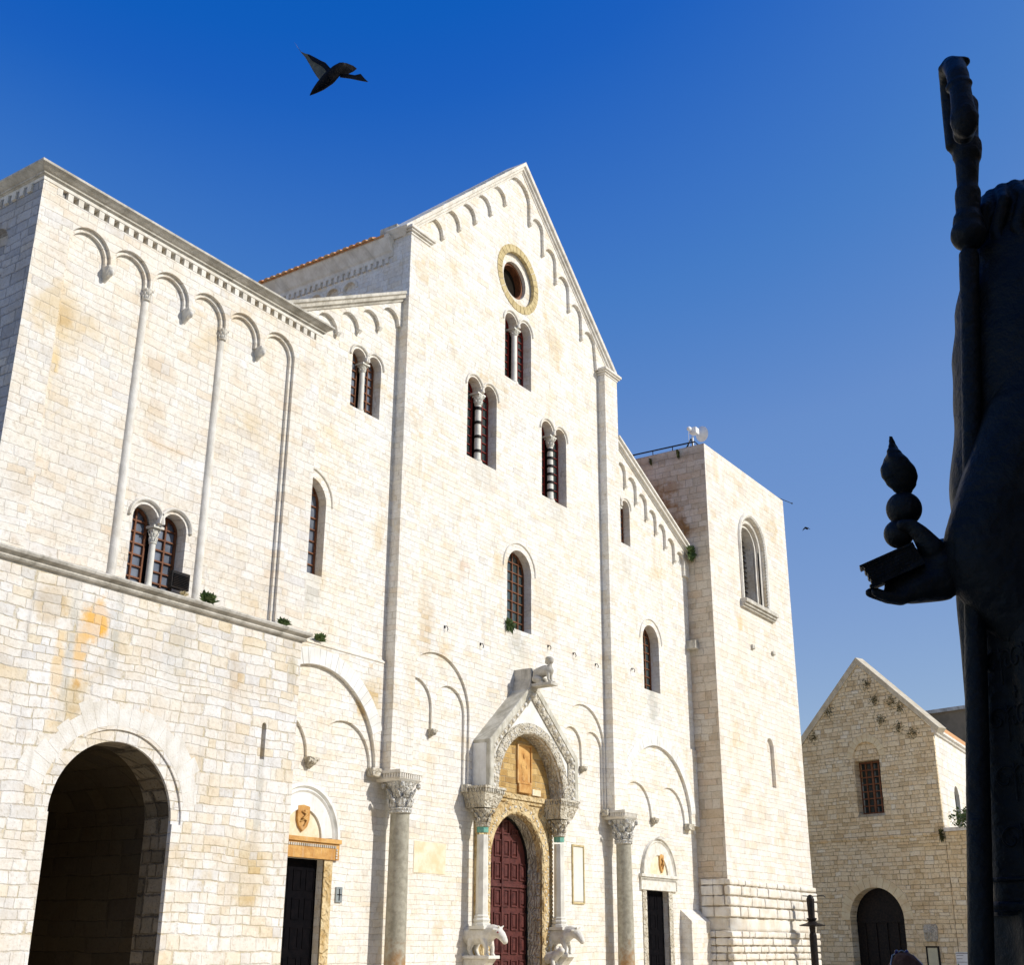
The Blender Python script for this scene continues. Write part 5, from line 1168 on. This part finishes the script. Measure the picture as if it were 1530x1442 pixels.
for i,(r,z) in enumerate([(lerp([(q[1],q[0]) for q in pf],zz),zz) for zz in [2.742+.173*k/34 for k in range(35)]]):
    ring=[]
    for j in range(nn):
        th=2*PI*j/nn; rr=r*(1+.22*math.sin(2*th+ (z-2.74)*38)); ring.append(bm.verts.new(PT(1.053-(z-2.80)*.10+rr*math.cos(th),z,rr*math.sin(th))))
    rg.append(ring)
for a,b in zip(rg,rg[1:]):
    for j in range(nn): bm.faces.new([a[j],a[(j+1)%nn],b[(j+1)%nn],b[j]])
bm.faces.new(rg[-1]); bm.faces.new(list(reversed(rg[0])))
mk('flame_finial',bm,M_bronze,st,True)
bm=BM()
# palm and wrist
hull(bm,[PT(l,z,d)+p*r for (l,z,d,r) in((1.05,2.472,-.045,.03),(1.05,2.472,.045,.03),(1.04,2.515,0,.03),(1.0,2.488,0,.02),(1.0,2.468,-.04,.02),(1.0,2.468,.04,.02),(1.13,2.50,-.03,.05),(1.13,2.50,.03,.05),(1.10,2.56,0,.04)) for p in ICO2])
cap(bm,PT(1.13,2.535,0),.075,PT(1.26,2.56,-.02),.08); cap(bm,PT(1.10,2.52,0),.062,PT(1.15,2.56,0),.06)
for k,(dd,l1,r0) in enumerate(((-.062,.955,.0145),(-.022,.940,.015),(.018,.944,.0145),(.055,.970,.0125))):
    chain(bm,[(PT(1.055,2.462+.004*k,dd*.9),r0*1.25),(PT(1.02,2.452,dd),r0*1.12),(PT(.985,2.455,dd*1.05),r0),(PT(l1,2.468,dd*1.05),r0*.85)],ICO2)
# thumb closing over the lower ball
chain(bm,[(PT(1.115,2.585,-.05),.034),(PT(1.088,2.628,-.055),.024),(PT(1.068,2.650,-.05),.019),(PT(1.045,2.652,-.045),.017)],ICO2)
hn=mk('hand',bm,M_bronze,st); remesh(hn,.0055,2)
# pedestal
pd=thing('statue_pedestal','stone block pedestal under the bronze statue','pedestal',ST(CL,0))
bm=BM(); Mx=Matrix.Translation(ST(CL,0))@Matrix.Rotation(yaw,4,'Z'); hull(bm,[Mx@Vector((a,b,z)) for a in(-.55,.55) for b in(-.55,.55) for z in(.12,.88)]); part('shaft',bm,M_trim,pd,bev=.01)
bm=BM()
for s_,z0,z1 in((.65,0,.12),(.62,.88,1.0)): hull(bm,[Mx@Vector((a,b,z)) for a in(-s_,s_) for b in(-s_,s_) for z in(z0,z1)])
part('mouldings',bm,M_trim,pd,bev=.015)

# ============================================================ person in front of the arched doorway
pl_=FH*8.2+RH*2.466; px,py=pl_.x,pl_.y
pn=thing('person','auburn haired person in a dark top seen from behind, sunglasses pushed up on the head','person',(px,py,0))
Q=lambda r_,f_,z:Vector((px,py,0))+RH*r_+FH*f_+Vector((0,0,z))
bm=BM()
chain(bm,[(Q(0,0,.86),.13),(Q(0,0,1.0),.115),(Q(0,0,1.15),.13),(Q(0,0,1.25),.11)]); 
for s_ in(-1,1):
    cap(bm,Q(0,0,1.24),.085,Q(s_*.15,0,1.27),.055); chain(bm,[(Q(s_*.17,0,1.27),.052),(Q(s_*.21,.02,1.0),.038),(Q(s_*.22,-.03,.80),.026)])
    chain(bm,[(Q(s_*.22,-.03,.80),.026),(Q(s_*.22,-.035,.74),.03),(Q(s_*.22,-.04,.70),.028)])
    for k in range(4): chain(bm,[(Q(s_*.22,-.065+k*.02,.71),.009),(Q(s_*.218,-.065+k*.02,.665),.0085),(Q(s_*.21,-.062+k*.02,.63+.006*abs(k-1.5)),.0075)],ICO)
    chain(bm,[(Q(s_*.215,-.07,.755),.012),(Q(s_*.205,-.09,.72),.010),(Q(s_*.2,-.095,.695),.009)],ICO)
    chain(bm,[(Q(s_*.08,0,.86),.105),(Q(s_*.09,.01,.47),.062),(Q(s_*.09,0,.1),.04),(Q(s_*.09,0,.05),.045),(Q(s_*.09,.14,.03),.035)])
chain(bm,[(Q(0,0,1.25),.06),(Q(0,.01,1.36),.052)]); ell(bm,Q(0,.015,1.435),(.073,.085,.105)); ell(bm,Q(0,.09,1.42),(.012,.02,.02)); 
for s_ in(-1,1): ell(bm,Q(s_*.075,0,1.43),(.012,.015,.028))
o=mk('body',bm,M_skin,pn); remesh(o,.008,3)
bm=BM(); ell(bm,Q(0,-.02,1.455),(.098,.105,.115)); ell(bm,Q(0,-.06,1.36),(.09,.06,.14)); 
for k in range(14):
    a=PI+PI*k/13; chain(bm,[(Q(.03*math.cos(a),.02*math.sin(a),1.55),.02),(Q(.09*math.cos(a),.095*math.sin(a)-.01,1.49),.018),(Q(.105*math.cos(a),.09*math.sin(a)-.02,1.36),.018),(Q(.09*math.cos(a),.07*math.sin(a)-.03,1.24),.012)],ICO)
o=mk('hair',bm,M_hair,pn); remesh(o,.006,2)
bm=BM(); chain(bm,[(Q(0,0,.92),.15),(Q(0,0,1.05),.135),(Q(0,0,1.2),.14),(Q(0,0,1.26),.10)])
for s_ in(-1,1): cap(bm,Q(0,0,1.24),.1,Q(s_*.16,0,1.26),.068); cap(bm,Q(s_*.17,0,1.26),.066,Q(s_*.20,.01,1.08),.052)
o=mk('shirt',bm,M_cloth,pn); remesh(o,.012,3)
bm=BM(); chain(bm,[(Q(0,0,.95),.145),(Q(0,0,.85),.15)])
for s_ in(-1,1): chain(bm,[(Q(s_*.08,0,.88),.118),(Q(s_*.09,.01,.47),.076),(Q(s_*.09,0,.1),.06)])
o=mk('trousers',bm,M_cloth,pn); remesh(o,.012,3)
sgl=thing('sunglasses','blue tinted sunglasses pushed up on auburn hair','sunglasses',Q(0,.02,1.56))
for s_ in(-1,1):
    bm=BM(); ell(bm,Q(s_*.032,.03,1.568),(.027,.012,.016)); mk('lens',bm,M_blue,sgl,True)
bm=BM(); tube(bm,[Q(-.065,.02,1.55),Q(0,.035,1.58),Q(.065,.02,1.55)],.004,6)
for s_ in(-1,1): tube(bm,[Q(s_*.065,.02,1.552),Q(s_*.098,-.04,1.5),Q(s_*.1,-.08,1.46)],.004,6)
mk('frame',bm,M_grille,sgl,True)

# ============================================================ birds
def bird(name,label,D,px_,scale=1,):
    pass
BD=8.4
def BP(x,y,d=0): # a point on the sky plane BD metres away, measured as the bird was seen
    a=(x-765)/f_px; b=(y-721)/f_px; v=Fv+R2*a-U2*b; return Vector((0,0,1.6))+v*(BD+d)
bc=BP(495,112)
bd=thing('pigeon','large dark pigeon in flight high in the sky with one wing raised','bird',bc)
bm=BM()
chain(bm,[(BP(463,142),.004),(BP(470,135.5),.020),(BP(480,127),.036),(BP(492,116),.046),(BP(503,105),.040),(BP(512,98),.026)])
o=mk('body',bm,M_bird,bd); remesh(o,.006,4)
def blade(name,pts_front,thick,mat,parent):
    bm=BM(); n=len(pts_front); A=[bm.verts.new(p+Fv*-thick/2) for p in pts_front]; B=[bm.verts.new(p+Fv*thick/2) for p in pts_front]
    bm.faces.new(A); bm.faces.new(list(reversed(B)))
    for i in range(n): bm.faces.new([A[i],B[i],B[(i+1)%n],A[(i+1)%n]])
    return mk(name,bm,mat,parent)
blade('wing',[BP(x,y,d) for x,y,d in((440,63,.35),(445,70,.32),(450,77,.28),(457,80,.24),(462,81,.2),(470,85,.16),(479,90,.1),(486,93,.07),(491,99,.03),(496,104,0),(478,120,0),(472,112,.05),(467,104,.1),(462,95,.16),(456,85,.22),(450,78,.28))],.012,M_wing,bd)
blade('wing_coverts',[BP(x,y,d-.012) for x,y,d in((459,81,.22),(470,85,.16),(479,90,.1),(487,94,.06),(496,104,0),(490,110,0),(484,101,.05),(475,95,.1),(466,90,.16))],.01,M_bird,bd)
blade('tail',[BP(x,y,d) for x,y,d in((500,97,0),(508,93,0),(518,94,.02),(528,98,.03),(533,102,.03),(528,106,.02),(520,110,0),(508,112,0))],.012,M_bird,bd)
blade('wing',[BP(x,y,d) for x,y,d in((508,110,0),(519,110,-.05),(530,112,-.12),(539,110,-.18),(544,116,-.22),(550,122,-.26),(538,120,-.18),(524,117,-.08),(508,115,0))],.010,M_bird,bd)
BD=60
b2=thing('swift','tiny dark bird gliding to the right of the square tower','bird',BP(1204,790))
bm=BM(); chain(bm,[(BP(1203,788.2),.03),(BP(1205.4,789.6),.06),(BP(1206.8,791),.02)]); mk('body',bm,M_bird,b2,True)
blade('wing',[BP(x,y) for x,y in((1204,788),(1202,788.5),(1200,790.5),(1199,793.5),(1201,791.5),(1203.5,790))],.02,M_bird,b2)
blade('wing',[BP(x,y) for x,y in((1205,788),(1208,788.8),(1211,791.5),(1208,790.2),(1206,790))],.02,M_bird,b2)
